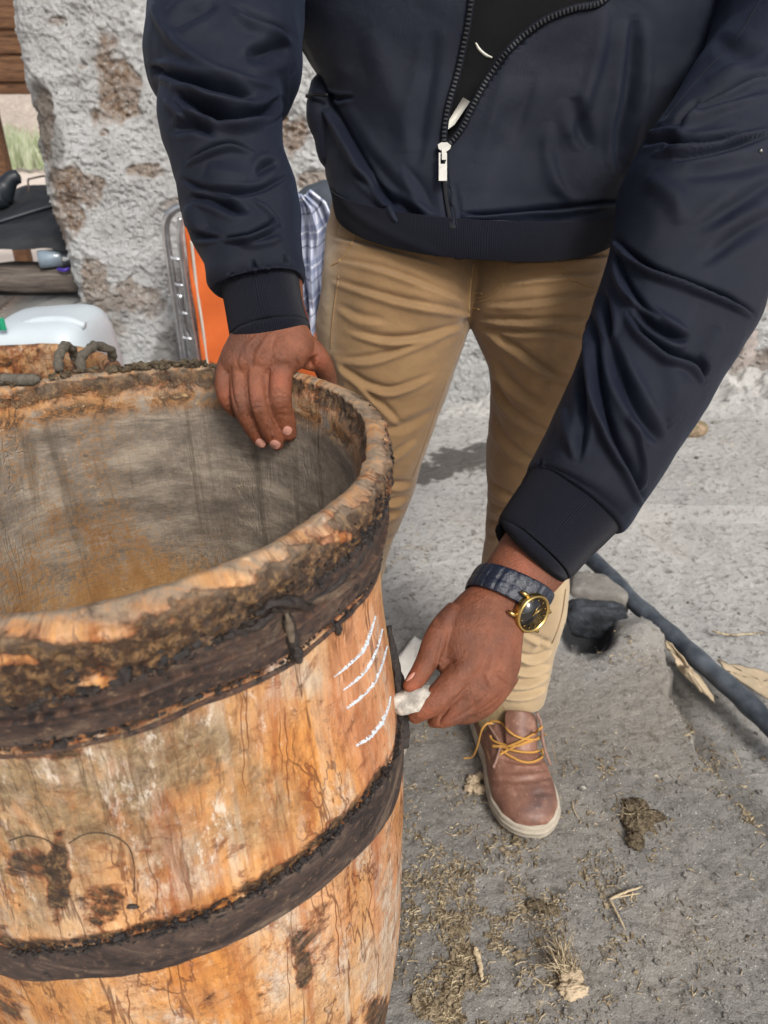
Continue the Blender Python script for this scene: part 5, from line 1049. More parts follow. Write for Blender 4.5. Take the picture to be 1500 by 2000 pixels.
set_attr(tro.data, 'soil', np.clip(.7 * np.exp(-((u - 1075) / 40) ** 2 - ((v - 690) / 60) ** 2) + .7 * np.exp(-((u - 690) / 26) ** 2 - ((v - 640) / 60) ** 2) + .5 * np.exp(-((u - 700) / 30) ** 2 - ((v - 560) / 50) ** 2) + .35 * (u > 950) * sstep(640, 720, v) * sstep(1050, 950, v), 0, 1)); set_uv(tro.data, KV[:, [0, 2]])
K_BVH = bvh_of(KV, KF)
def seam(bvh, pts, r, mat, parent, n=60, off=.0004, name='seam', dash=False):
    q = drape(bvh, catmull(pts, n), off, 1.0)
    if not dash: V, F = tube3(q, r, 6); return obj(name, V, F, mat, parent)
    b = Bag()
    for i in range(0, len(q) - 2, 3): V, F = tube3(q[i:i + 3], r, 5); b.add(V, F)
    return b.obj(name, mat, parent)
seam(K_BVH, [(925, 515), (920, 555), (916, 600), (917, 632)], .0011, MAT['thread'], tro, off=-.0002)
seam(K_BVH, [(988, 512), (987, 540), (977, 565), (955, 584), (924, 592)], .0007, MAT['thread'], tro, dash=True, n=90, name='stitching')
seam(K_BVH, [(980, 512), (979, 538), (970, 560), (950, 577), (924, 584)], .0006, MAT['thread'], tro, dash=True, n=90, name='stitching')
seam(K_BVH, [(925, 572), (942, 573)], .0012, MAT['thread'], tro, n=12, name='bar_tack'); seam(K_BVH, [(923, 602), (936, 604)], .0012, MAT['thread'], tro, n=12, name='bar_tack')
seam(K_BVH, [(1104, 1150), (1099, 1190), (1090, 1225), (1078, 1256)], .0012, MAT['khaki'], tro, name='side_seam')

seam(K_BVH, [(700, 428), (690, 470), (668, 505), (646, 520)], .0009, MAT['thread'], tro, dash=True, n=80, name='pocket_stitching')
seam(K_BVH, [(662, 540), (652, 610), (646, 680)], .0012, MAT['khaki'], tro, name='side_seam')
seam(K_BVH, [(1080, 505), (1110, 540), (1150, 560), (1175, 565)], .0009, MAT['thread'], tro, dash=True, n=80, name='pocket_stitching')
seam(K_BVH, [(905, 655), (880, 720), (852, 800), (828, 870), (806, 930)], .0010, MAT['khaki'], tro, name='inner_seam')
# ---- jacket
jk = empty('jacket', (0, 0, 0)); jk.parent = person; jk.name = 'jacket'; jk.location = (0, 0, 0)
def garment(st, nl, nr, lst, mat, name, noise=(.006, .002), power=2.3, seed=0, keep=None, extra=None, label=None, thick=.0016, fold=1.3):
    V, F, uv = loft(st, nl, nr, power); N = normals(V, F)
    if (N * (V - V.reshape(nl, nr, 3).mean(1).repeat(nr, 0))).sum() < 0: N = -N
    V = V + N * (fbm(V, 6, 3, seed) * noise[0] + fbm(V, 15, 3, seed + 1) * noise[1])[:, None]
    N = normals(V, F); 
    if (N * (V - V.reshape(nl, nr, 3).mean(1).repeat(nr, 0))).sum() < 0: N = -N
    if extra is not None: V = extra(V, N, nl, nr)
    V = strokes(V, N, lst, fold); bv = bvh_of(V, F); V0 = V
    if keep is not None:
        k = keep(V, N); F = F[k[F].all(1)]
    used = np.unique(F); mp = np.full(len(V), -1); mp[used] = np.arange(len(used))
    o = obj(name, V[used], mp[F], mat, jk, label=label); set_uv(o.data, uv[used])
    s = o.modifiers.new('thickness', 'SOLIDIFY'); s.thickness = thick; s.offset = 0
    return o, bv, V0
OPEN = [(868, 292), (866, 262), (874, 210), (892, 150), (905, 90), (916, 30), (925, -40), (935, -200), (960, -480), (1120, -480), (1180, -200), (1220, -80), (1180, 0), (1120, 18), (1065, 40), (1020, 72), (985, 108), (955, 150), (928, 198), (903, 250)]
torso_st = [(680, -520, 1290, -520, .82, .08, 0), (590, -400, 1400, -400, .84, .115, .1), (555, -220, 1450, -220, .875, .135, .15), (560, -80, 1440, -60, .905, .145, .2), (575, 40, 1400, 60, .93, .145, .25), (603, 110, 1385, 140, .945, .145, .3), (634, 170, 1330, 200, .955, .148, .36), (630, 230, 1285, 260, .965, .152, .44), (634, 285, 1240, 320, .972, .157, .51), (646, 335, 1222, 365, .977, .162, .57), (652, 368, 1208, 405, .979, .164, .61), (655, 390, 1204, 424, .980, .160, .63)]
tl_ = [([(588, 92), (612, 150), (640, 205), (672, 262), (705, 320), (740, 372), (775, 425), (800, 470)], 9, 8, 's'), ([(654, 190), (696, 272), (759, 355), (822, 443), (854, 500)], 12, 3, 'v'),
    ([(1240, 40), (1238, 110), (1230, 190), (1215, 260), (1208, 330)], 14, 10, 'v'), ([(1183, 10), (1170, 90), (1145, 180), (1107, 270)], 16, 6, 'r'), ([(1120, 190), (1130, 240), (1150, 290)], 14, 5, 'v'), ([(1075, 240), (1068, 300), (1085, 360), (1120, 395)], 14, 5, 'r'), ([(1000, 60), (985, 150), (960, 240), (930, 320)], 18, 4, 'r'), ([(1040, 140), (1020, 210), (1005, 280)], 12, 3, 'v'),
    ([(690, 330), (740, 372), (800, 412), (860, 436)], 9, 6, 'v'), ([(905, 420), (950, 424), (1010, 420), (1088, 412), (1150, 405), (1206, 396)], 8, 9, 's'), ([(860, 330), (868, 380), (876, 430), (885, 500)], 5, 2.5, 'v'), ([(888, 360), (896, 420), (905, 500)], 5, 2.5, 'v'), ([(875, 345), (884, 420), (893, 500)], 5, 3, 'r'),
    ([(630, 180), (660, 192), (690, 190)], 5, 4, 'v'), ([(720, 60), (760, 160), (790, 240), (800, 300)], 30, 4, 'r'), ([(850, 60), (838, 150), (822, 240), (815, 320)], 14, 3, 'v'), ([(790, 330), (820, 380), (845, 440)], 14, 3, 's'), ([(1000, 440), (1080, 436), (1150, 428)], 6, 1.5, 'v')]
def hem(V, N, nl, nr):
    # ribbed hem pulled in at the very bottom
    G = V.reshape(nl, nr, 3); C = G.mean(1, keepdims=True); s = np.linspace(0, 1, nl)[:, None, None]
    G = C + (G - C) * (1 + .012 * np.exp(-((s - .82) / .04) ** 2) - .035 * sstep(.87, .91, s)); return G.reshape(-1, 3)
def not_open(V, N):
    u, v, d = proj(V); toc = norm(CAM0 - V); return ~(inpoly(u, v, OPEN) & ((N * toc).sum(1) > -.2))
to, T_BVH, T_V = garment(torso_st, 420, 420, tl_, MAT['jacket'], 'jacket_body', (.010, .003), 2.35, 3, not_open, hem)
# shirt inside
sv, sf, _ = loft([(s[0] + 30, s[1], s[2] - 30, s[3], s[4], s[5] - .018, s[6]) for s in torso_st[:-2]], 80, 80, 2.3); obj('shirt', sv, sf, MAT['black'], person); S_BVH = bvh_of(sv, sf)
ribbon(S_BVH, [(929, 84), (936, 96), (948, 107), (961, 113)], [2, 3, 3, 2], .002, 'collar_piping', MAT['white'], person, 20, 0)
q = np.array([(905, 196), (918, 204), (889, 250), (868, 268), (866, 262)]); pv = drape(S_BVH, q, .014); obj('fabric_label', np.vstack([pv, pv + W(0, .002, 0)]), [(0, 1, 2, 3, 4), (9, 8, 7, 6, 5)] + [(i, (i + 1) % 5, 5 + (i + 1) % 5, 5 + i) for i in range(5)], MAT['white'], person)
# zip
zl = [(930, -160), (926, -60), (916, 30), (905, 90), (892, 150), (875, 208), (867, 262), (868, 290)]; zr = [(1180, -200), (1218, -80), (1180, 0), (1120, 18), (1065, 40), (1020, 72), (985, 108), (955, 150), (928, 198), (903, 250), (880, 280), (869, 290)]
for pts, sd in ((zl, -1), (zr, 1)):
    c = catmull(pts, 140); q = drape(T_BVH, c, .001, .85); V, F = tube3(q, .0042, 10); obj('zip_tape', V, F, MAT['tape'], jk)
    ln = np.concatenate([[0], np.cumsum(np.linalg.norm(np.diff(q, axis=0), axis=1))]); n = int(ln[-1] / .0042); s = np.linspace(0, ln[-1], n); qq = np.stack([np.interp(s, ln, q[:, k]) for k in range(3)], 1); T = norm(np.gradient(qq, axis=0)); toc = norm(CAM0 - qq); side = norm(np.cross(T, toc)); bag = Bag()
    for k in range(n):
        a = side[k]; cen = qq[k] + toc[k] * .0042; V, F = boxv((0, 0, 0), (.0050, .0024, .0026), 0, 0, .2); V = V[:, :1] * a + V[:, 1:2] * T[k] + V[:, 2:] * toc[k] + cen; bag.add(V, F)
    bag.obj('zip_teeth', MAT['zip'], jk, kind='stuff')
    st = catmull([(a + sd * 22, b) for a, b in pts], 200); q = drape(T_BVH, st, .0002, .85); b = Bag()
    for i in range(0, len(q) - 2, 3): V, F = tube3(q[i:i + 2], .0005, 4); b.add(V, F)
    b.obj('stitching', MAT['zip'], jk)
for o_ in (-7, 7):
    q = drape(T_BVH, catmull([(868 + o_, 300), (870 + o_, 350), (880 + o_, 420), (892 + o_, 480), (898 + o_, 506)], 60), .0012, .85); V, F = tube3(q, .0012, 8); obj('zip_placket', V, F, MAT['tape'], jk)
bag = Bag(); q = drape(T_BVH, catmull([(868, 292), (870, 350), (880, 420), (892, 480), (898, 506)], 70), .0012, .85)
for i in range(0, 69): V, F = boxv(q[i], (.006, .0024, .0026), 0, 0, .2); bag.add(V, F)
bag.obj('zip_teeth', MAT['zip'], jk, kind='stuff')
def plate(name, bvh, outline, off, th, mat, parent, fb=.85, hole=None):
    """small flat metal piece lying on the cloth"""
    q = np.array(outline, float); c = drape(bvh, [q.mean(0)], off, fb)[0]; d = proj(c)[2]; n = len(q)
    front = P(q[:, 0], q[:, 1], d - th); back = P(q[:, 0], q[:, 1], d)
    if hole is None: F = [tuple(range(n)), tuple(range(n, 2 * n))[::-1]] + [(i, n + i, n + (i + 1) % n, (i + 1) % n) for i in range(n)]; return obj(name, np.vstack([front, back]), F, mat, parent, smooth=False)
    h = np.array(hole, float); hf_, hb = P(h[:, 0], h[:, 1], d - th), P(h[:, 0], h[:, 1], d); V = np.vstack([front, back, hf_, hb]); F = []
    for i in range(n): j = (i + 1) % n; F += [(i, j, 2 * n + j, 2 * n + i), (n + i, 3 * n + i, 3 * n + j, n + j), (i, n + i, n + j, j), (2 * n + i, 2 * n + j, 3 * n + j, 3 * n + i)]
    return obj(name, V, F, mat, parent, smooth=False)
plate('zip_slider', T_BVH, [(855, 282), (862, 278), (874, 278), (881, 284), (879, 291), (872, 296), (864, 296), (857, 291)], .006, .006, MAT['steel'], jk)
plate('zip_slider', T_BVH, [(863, 290), (871, 290), (872, 312), (863, 312)], .013, .004, MAT['steel'], jk)
rect = lambda a, b, c, d: [(a, b), (c, b), (c, d), (a, d)]
plate('zip_pull', T_BVH, [(857, 298), (873, 298), (873, 353), (857, 353)], .011, .0022, MAT['steel'], jk, hole=[(860.5, 301), (869.5, 301), (869.5, 320), (860.5, 320)])
plate('zip_pull', T_BVH, [(860, 338), (870, 338), (870, 349), (860, 349)], .0145, .001, MAT['zip'], jk)
# pocket flap sticking out at the side
fl = catmull([P(648, 138, .93), P(634, 168, .925), P(630, 195, .92), P(630, 225, .92), P(640, 258, .925), P(648, 295, .93), P(658, 328, .94)], 60)
V, F = tube3(fl, np.interp(np.linspace(0, 1, 60), [0, .2, .5, .8, 1], [.008, .019, .022, .019, .012]), 24); V = V + fbm(V, 20, 3, 2)[:, None] * .004 + W(0, .01, 0); o = obj('pocket_bulge', V, F, MAT['jacket'], jk); set_uv(o.data, V[:, [0, 2]])
q = catmull([P(599, 188, .915), P(615, 184, .902), P(640, 186, .895)], 30); V, F = tube3(q, .0022, 8); obj('pocket_zip', V, F, MAT['zip'], jk)
# sleeves
rl = [([(300, 10), (320, 50), (359, 101), (405, 134), (472, 158), (534, 168)], 10, 7, 'r'), ([(294, 132), (340, 146), (400, 165), (450, 178), (490, 190)], 9, 11, 'v'), ([(335, 172), (381, 187), (429, 204), (484, 206)], 7, 6, 'r'), ([(350, 180), (376, 200), (410, 220), (460, 232), (515, 218), (544, 194)], 10, 13, 'v'),
    ([(324, 196), (342, 212), (361, 236)], 6, 5, 'r'), ([(342, 256), (381, 244), (414, 260)], 11, 8, 'v'), ([(366, 318), (407, 297), (448, 286), (488, 294)], 8, 7, 's'), ([(360, 350), (390, 366), (430, 376), (462, 378), (510, 370), (560, 346)], 7, 5, 'v'), ([(376, 388), (400, 386), (430, 396), (457, 410), (480, 413)], 9, 7, 'v'),
    ([(440, 468), (470, 467), (490, 464), (518, 449), (538, 434)], 7, 9, 's'), ([(496, 392), (515, 408), (530, 424), (546, 444)], 5, 4, 'r'), ([(356, 436), (372, 452), (395, 462), (427, 464)], 6, 5, 'v'), ([(470, 480), (510, 478), (550, 465)], 8, 3, 'r'), ([(430, 236), (470, 250), (520, 240)], 12, 5, 'r'), ([(500, 340), (520, 325), (540, 318)], 9, 5, 'v'), ([(330, 60), (370, 30), (420, 10)], 14, 5, 'v'), ([(460, 20), (490, 40), (540, 60), (570, 80)], 12, 7, 's'), ([(480, 110), (520, 105), (560, 92)], 16, 6, 'v'), ([(370, 400), (380, 430), (400, 450)], 14, 5, 'r'), ([(405, 330), (440, 345), (480, 345)], 22, 4, 'r')]
rl += [([(u_ + j, v_ - l_), (u_, v_)], 4.5, 3, 'v') for u_, v_, l_, j in ((452, 556, 22, 3), (500, 540, 30, -5), (521, 536, 16, 3), (560, 524, 26, -4))]
so, RS_BVH, _ = garment(rs, 330, 260, rl, MAT['jacket'], 'sleeve', (.008, .003), 2.25, 8)
ll = [([(1277, 257), (1320, 248), (1345, 225), (1362, 200)], 8, 8, 'v'), ([(1330, 240), (1363, 215), (1417, 187), (1467, 160), (1510, 146)], 8, 8, 's'), ([(1262, 270), (1300, 256), (1350, 240), (1417, 214), (1500, 186)], 7, 7, 'r'), ([(1257, 280), (1300, 270), (1333, 285), (1400, 277), (1440, 262)], 9, 9, 'v'), ([(1277, 303), (1333, 299), (1400, 284), (1500, 256)], 6, 7, 'r'), ([(1320, 312), (1400, 296), (1500, 264)], 7, 6, 'v'), ([(1333, 345), (1417, 334), (1500, 317)], 14, 3, 'v'), ([(1360, 450), (1443, 398), (1510, 355)], 14, 4, 'v'), ([(1370, 515), (1450, 455), (1510, 420)], 14, 4, 'v'), ([(1270, 350), (1320, 390), (1330, 440)], 22, 6, 'r'),
    ([(1200, 467), (1220, 490), (1245, 512), (1283, 535), (1367, 567), (1433, 593), (1470, 616)], 8, 10, 's'), ([(1207, 500), (1215, 545), (1245, 592), (1290, 625)], 8, 8, 's'), ([(1240, 598), (1272, 630), (1316, 656), (1342, 660)], 10, 10, 'v'), ([(1228, 620), (1258, 660), (1300, 695), (1348, 712), (1376, 744)], 10, 10, 's'), ([(1364, 692), (1376, 718), (1378, 748)], 4, 5, 'r'),
    ([(1156, 624), (1160, 700), (1168, 780), (1192, 856), (1225, 918), (1256, 985)], 11, 10, 's'), ([(1140, 648), (1142, 740), (1138, 840), (1128, 900)], 9, 5, 'v'), ([(1188, 660), (1215, 740), (1250, 808), (1285, 862)], 13, 9, 'v'), ([(1224, 816), (1242, 845), (1256, 905), (1252, 962)], 6, 6, 'r'), ([(1328, 812), (1312, 822), (1302, 836)], 5, 3, 'r'), ([(1300, 700), (1320, 760), (1300, 820)], 24, 5, 'r'), ([(1180, 570), (1186, 620), (1190, 660)], 8, 7, 'v'), ([(1400, 640), (1380, 690), (1360, 720)], 16, 4, 'r'), ([(1100, 800), (1110, 850), (1130, 900)], 12, 4, 'r'), ([(1400, 80), (1450, 110), (1500, 110)], 18, 4, 'v'), ([(1380, 160), (1430, 140), (1500, 100)], 14, 4, 'r')]
ll += [([(1058 + k * 17, 925 + k * 13.5 - 26 + (k % 3) * 6), (1052 + k * 17, 922 + k * 13.5)], 3.5, 4, 'v') for k in range(9)]
so2, LS_BVH, _ = garment(ls, 360, 280, ll, MAT['jacket'], 'sleeve', (.008, .003), 2.3, 18)
q = drape(LS_BVH, catmull([(1486, 0), (1470, 27), (1450, 60), (1425, 92), (1383, 133), (1335, 190), (1290, 244)], 60), .0006, .83); V, F = tube3(q, .0009, 6); obj('shoulder_seam', V, F, MAT['tape'], jk)
V, F = sphere(drape(LS_BVH, [(1484, 296)], .001)[0], .0022); obj('rivet', V, F, MAT['steel'], jk)
# cuffs of ribbed knit
def ribs(V, N, nl, nr): return V
garment([(434, 548, 584, 520, .705, .036), (438, 566, 580, 536, .703, .038), (444, 600, 586, 580, .701, .036), (449, 635, 594, 612, .699, .034), (454, 664, 603, 634, .697, .033), (457, 662, 600, 632, .697, .030)], 70, 220, [([(500, 560), (520, 600), (525, 640)], 20, 2, 'r')], MAT['rib'], 'cuff', (.002, .0008), 2.3, 4, thick=.0025)
garment([(1060, 890, 1200, 1010, .748, .042), (1044, 908, 1202, 1032, .746, .044), (1024, 938, 1176, 1062, .744, .042), (1002, 972, 1146, 1090, .742, .040), (982, 1004, 1116, 1122, .739, .038), (979, 1018, 1104, 1130, .738, .037), (984, 1016, 1100, 1126, .738, .033)], 80, 220, [], MAT['rib'], 'cuff', (.002, .0008), 2.3, 6, thick=.0025)
# hem rib band
hem_st = [(645, 350, 1217, 384, .979, .1650, .58), (651, 368, 1209, 405, .9795, .1665, .61), (654, 388, 1205, 421, .980, .1640, .63), (657, 400, 1200, 434, .9805, .1590, .64)]
garment(hem_st, 40, 420, [([(640, 350), (700, 420), (790, 470), (870, 500)], 10, 2, 'r')], MAT['rib'], 'hem_band', (.002, .001), 2.35, 9, lambda V, N: np.ones(len(V), bool))

# ---- wristwatch
wt = empty('wristwatch', (0, 0, 0)); wt.parent = person; tag(wt, 'gold wristwatch with black dial on a navy crocodile strap')
wc = P(1038, 1197, .694); camx, camy, camz = W(1, 0, 0), W(0, SP, CP), W(0, -CP, SP)
nw = norm(camx * .50 - camy * .30 + camz * .80); ax = norm(camx * -.83 + camy * .55); sx_ = norm(ax - nw * (ax @ nw)); sy_ = np.cross(nw, sx_)
def ring(prof, name, mat, n=64, closed=True):
    """lathe about the watch axis: (radius, height)"""
    a = np.linspace(0, 2 * np.pi, n, endpoint=False); V = np.concatenate([wc + (np.cos(a)[:, None] * sx_ + np.sin(a)[:, None] * sy_) * r * 1.06 + nw * h for r, h in prof]); F = [tuple(f) for f in grid_faces(len(prof), n)]
    F += [tuple(range(n))[::-1], tuple((len(prof) - 1) * n + j for j in range(n))]; return obj(name, V, F, mat, wt)
ring([(.0145, -.006), (.0178, -.004), (.0188, -.001), (.0188, .0015), (.0180, .003), (.0176, .0042), (.0162, .0046), (.0158, .0034), (.0150, .0028)], 'case', MAT['gold'])
ring([(.0156, .0022), (.0156, .0031)], 'dial', MAT['dial'])
for k in range(12):
    a = k * math.pi / 6 + .35; e = np.cos(a) * sx_ + np.sin(a) * sy_; p0, p1 = wc + e * .0128 + nw * .0034, wc + e * .0150 + nw * .0034; V, F = tube3(np.array([p0, p1]), .0003, 6); obj('hour_mark', V, F, MAT['gold'], wt)
def hand_(du, dv, L, r):
    e = norm(camx * du + camy * dv); e = norm(e - nw * (e @ nw)); V, F = tube3(np.array([wc - e * .002 + nw * .0038, wc + e * L * .5 + nw * .0038, wc + e * L + nw * .0038]), [r, r, r * .3], 6); obj('watch_hand', V, F, MAT['gold'], wt)
hand_(.85, .35, .0125, .00045); hand_(.35, .85, .0085, .0005)
for s1 in (-1, 1):
    for s2 in (-1, 1):
        b = wc + sy_ * .0108 * s2; V, F = tube3(np.array([b + sx_ * s1 * .016 + nw * .0005, b + sx_ * s1 * .0215 - nw * .0005, b + sx_ * s1 * .0245 - nw * .004]), [.0022, .0021, .0014], 10); obj('lug', V, F, MAT['gold'], wt)
cy_ = np.array([(1, -1)]); e = norm(-camy * .8 - camx * .5); e = norm(e - nw * (e @ nw)); V, F = tube3(np.array([wc + e * .0208, wc + e * .0258]), [.0026, .0030], 14); obj('crown', V, F, MAT['gold'], wt)
# strap: band round the wrist, edges at the photo's two lines
band = [(944, 1105, 1072, 1166, .7245, .0307), (931, 1127, 1055, 1190, .7205, .0300), (920, 1146, 1038, 1212, .7165, .0303)]
bvv, bff, buv = loft([(a - 5, b, c + 3, d_, e_, f_ + .0006, 0) for a, b, c, d_, e_, f_ in band], 26, 120, 2.3); Nn = normals(bvv, bff); C_ = bvv.reshape(26, 120, 3).mean(1).repeat(120, 0); Nn = Nn if (Nn * (bvv - C_)).sum() > 0 else -Nn
aa = np.tile(np.arange(120) / 120 * 2 * np.pi, 26); ss = np.repeat(np.linspace(-1, 1, 26), 120); puff = .0016 * (1 - ss ** 4) - .0014 * np.exp(-((((aa * 3.2) % 1) - .5) / .07) ** 2) - .0005 * np.exp(-(ss / .12) ** 2)
so_ = obj('strap', bvv + Nn * puff[:, None], bff, MAT['strap'], wt); so_.modifiers.new('t', 'SOLIDIFY').thickness = .0018
V, F = tube3(catmull([P(920, 1146, .716), P(924, 1140, .712), P(934, 1118, .715), P(942, 1106, .722)], 16), .0012, 8); obj('buckle', V, F, MAT['gold'], wt)

# ---- stone held in the hand
sv, sf = sphere((0, 0, 0), 1, 30, 40); sv = sv / ((np.abs(sv) ** 3.6).sum(1) ** (1 / 3.6))[:, None]; sv = sv * (1 + fbm(sv, 1.4, 4, 3) * .28)[:, None]
e1 = norm(camx * .97 + camy * .18); e2 = norm(np.cross(camz, e1)); e3 = np.cross(e1, e2)
sv = P(806, 1368, .668) + sv[:, :1] * e1 * .0195 + sv[:, 1:2] * e2 * .0105 + sv[:, 2:] * e3 * .010
tag(obj('chalky_stone', sv, sf, MAT['stone']), 'small grey and white chalky stone pinched in the hand, touching the barrel', 'stone')

# ---- boots
def boot(toe, heel, label, seed=0, lace=True):
    b = empty('boot', (0, 0, 0)); b.parent = person; tag(b, label)
    toe = np.asarray(toe, float); heel = np.asarray(heel, float); ax = toe - heel; L = np.linalg.norm(ax[:2]); ax = np.array([ax[0], ax[1], 0]) / L; sd = np.array([-ax[1], ax[0], 0]) * -1
    # outline: position along the foot, left half width, right half width
    S = np.array([(0, .004, .004), (.012, .022, .022), (.05, .034, .034), (.12, .038, .042), (.25, .038, .044), (.40, .041, .045), (.55, .050, .045), (.68, .058, .055), (.80, .056, .060), (.90, .046, .054), (.96, .029, .040), (.99, .014, .022), (1.0, .003, .006)])
    t = np.linspace(0, 1, 120) ** 1.0; t = .5 - .5 * np.cos(t * np.pi); wl_ = np.interp(t, S[:, 0], S[:, 1]); wr_ = np.interp(t, S[:, 0], S[:, 2])
    mid = heel + ax * (t * L)[:, None] + sd * (.004 * np.sin(t * 3.1))[:, None]
    out = np.concatenate([mid - sd * wl_[:, None], (mid + sd * wr_[:, None])[::-1]]); n = len(out); c = out.mean(0)
    for _ in range(6): out = (np.roll(out, 1, 0) + out * 2 + np.roll(out, -1, 0)) / 4
    prof = [(.97, .001), (1.01, .006), (1.03, .012), (1.015, .0165), (1.03, .0185), (1.03, .023), (1.012, .0245), (1.02, .0262), (1.00, .0290), (.985, .0300), (.95, .0295), (.4, .028)]
    zb = .002; V = []; 
    tt_ = ((out - heel) @ ax) / L
    for k, h in prof: q = c + (out - c) * (1 + (k - 1) * 1.6); q[:, 2] = h + zb + .006 * sstep(.8, 1.0, tt_); V.append(q)
    F = [tuple(f) for f in grid_faces(len(prof), n)] + [tuple(range(n)), tuple((len(prof) - 1) * n + j for j in range(n))[::-1]]; obj('sole', np.vstack(V), F, MAT['sole'], b)
    # upper
    parts = []; ns = 60; rings = []
    for i, s in enumerate(np.linspace(.02, .992, ns)):
        a_, c_ = np.interp(s, S[:, 0], S[:, 1]) * .97, np.interp(s, S[:, 0], S[:, 2]) * .97
        h = np.interp(s, [0, .1, .3, .5, .62, .75, .85, .93, .98, 1.0], [.085, .098, .098, .094, .078, .068, .064, .058, .050, .038]); m_ = heel + ax * s * L + sd * .004 * math.sin(s * 3.1)
        ang = np.linspace(0, 2 * np.pi, 36, endpoint=False); ca, sa = np.cos(ang), np.sin(ang); e = 2 / 2.5
        w = np.where(ca > 0, c_, a_) * np.sign(ca) * np.abs(ca) ** e; hh = np.where(sa > 0, (h - .028) * np.abs(sa) ** .95, -.010 * np.abs(sa))
        rings.append(m_ + w[:, None] * sd + (hh + .030)[:, None] * W(0, 0, 1))
    U = np.concatenate(rings); parts.append(cap(U, grid_faces(ns, 36), ns, 36))
    sh = []
    for zz, cx, la, lb in ((.04, .16, .045, .036), (.07, .19, .052, .037), (.095, .215, .055, .039), (.118, .215, .053, .040), (.128, .212, .050, .039)):
        ang = np.linspace(0, 2 * np.pi, 36, endpoint=False); sh.append(heel + ax * cx * L + np.cos(ang)[:, None] * ax * la + np.sin(ang)[:, None] * sd * lb + W(0, 0, zz))
    parts.append(cap(np.concatenate(sh), grid_faces(5, 36), 5, 36))
    UV_, UF = join(parts); UV_, UF = remesh(UV_, UF, .0024, 7, .5); un = normals(UV_, UF); un = un if (un * (UV_ - UV_.mean(0))).sum() > 0 else -un
    UV_ += un * (fbm(UV_, 22, 3, seed) * .0016)[:, None]
    return b, UV_, UF, un, heel, ax, sd, L
b, UVv, UF, un, heel, ax, sd, L = boot(PZ(1052, 1643, 0), PZ(938, 1352, 0), 'dusty brown leather ankle boot with cream rubber sole and loose mustard laces')
UVv = strokes(UVv, un, [([(965, 1520), (1010, 1526), (1060, 1520), (1085, 1515)], 5, 2, 'v'), ([(985, 1512), (1030, 1515), (1075, 1508)], 4, 1.5, 'r'), ([(1040, 1552), (1062, 1548), (1085, 1550)], 5, 1.5, 'v'), ([(975, 1482), (1005, 1492), (1040, 1494), (1062, 1488), (1074, 1475)], 4, 1.6, 's'), ([(950, 1440), (955, 1475), (968, 1500)], 3, 1.2, 's'), ([(940, 1425), (948, 1460), (958, 1490)], 3, .8, 'k')])
up = obj('upper', UVv, UF, MAT['leather'], b); u, v, d = proj(UVv); set_attr(up.data, 'scuff', np.exp(-((u - 1045) / 36) ** 2 - ((v - 1565) / 30) ** 2) + .7 * np.exp(-((u - 1030) / 50) ** 2 - ((v - 1608) / 14) ** 2)); U_BVH = bvh_of(UVv, UF)
# tongue
g = []
for t in np.linspace(0, 1, 24):
    Lp, Rp = np.array([np.interp(t, [0, .12, 1], [992, 988, 992]), 1393 + t * 82]), np.array([np.interp(t, [0, .1, 1], [1040, 1050, 1050]), 1400 + t * 80]); row = [Lp + (Rp - Lp) * s + [0, -4 * math.sin(math.pi * s) * (1 - t)] for s in np.linspace(0, 1, 20)]
    d0 = 1.262 - t * .012
    g += [P(q[0], q[1], d0 - .004 - .010 * math.sin(math.pi * s) + (1 - t) * .0) for q, s in zip(row, np.linspace(0, 1, 20))]
dd = proj(drape(U_BVH, [(1020, 1470)], 0))[2][0]; g = np.array(g); sft = P(1020, 1470, dd - .004) - g[(23) * 20 + 10]; o = obj('tongue', g + sft, grid_faces(24, 20, False), MAT['leather'], b); _v, _f = join([(UVv, UF), (g + sft + norm(CAM0 - g) * .003, grid_faces(24, 20, False))]); U2_BVH = bvh_of(_v, _f); set_attr(o.data, 'scuff', np.zeros(480)); o.modifiers.new('t', 'SOLIDIFY').thickness = .004
for pts in ([(942, 1395), (962, 1425), (976, 1450), (978, 1462), (972, 1485), (966, 1500)], [(1048, 1392), (1056, 1412), (1060, 1445), (1066, 1470), (1075, 1494)]):
    q = drape(U_BVH, catmull(pts, 40), .0035, dd); V, F = tube3(q, .0026, 8); obj('eyestay_edge', V, F, MAT['welt'], b)
def lace(pts, lift=.006, r=.0021, fb=1.24):
    c = catmull(pts, 50); q = drape(U2_BVH, c, lift * .5 + .002, fb)
    for _ in range(8): q[1:-1] = (q[:-2] + 2 * q[1:-1] + q[2:]) / 4
    V, F = tube3(q, r, 9); obj('lace', V, F, MAT['lace'], b)
lace([(962, 1412), (975, 1413), (990, 1422), (1010, 1438), (1035, 1444), (1058, 1440), (1066, 1434)], .010); lace([(1060, 1418), (1052, 1425), (1035, 1434), (1010, 1450), (985, 1460), (966, 1459)], .009)
lace([(962, 1438), (966, 1448), (985, 1456), (1010, 1456), (1035, 1446), (1064, 1436)], .007); lace([(966, 1460), (990, 1462), (1020, 1468), (1050, 1468), (1064, 1462)], .006)
lace([(980, 1468), (995, 1478), (1015, 1488), (1035, 1490), (1052, 1484), (1060, 1474), (1058, 1466)], .004); lace([(978, 1476), (990, 1468), (1005, 1458), (1030, 1446)], .005)
c = catmull([P(962, 1413, 1.262), P(950, 1414, 1.258), P(940, 1428, 1.262), P(932, 1458, 1.295), P(922, 1478, 1.325), P(905, 1481, 1.335)], 40); V, F = tube3(c, .0017, 9); obj('lace', V, F, MAT['lace'], b)
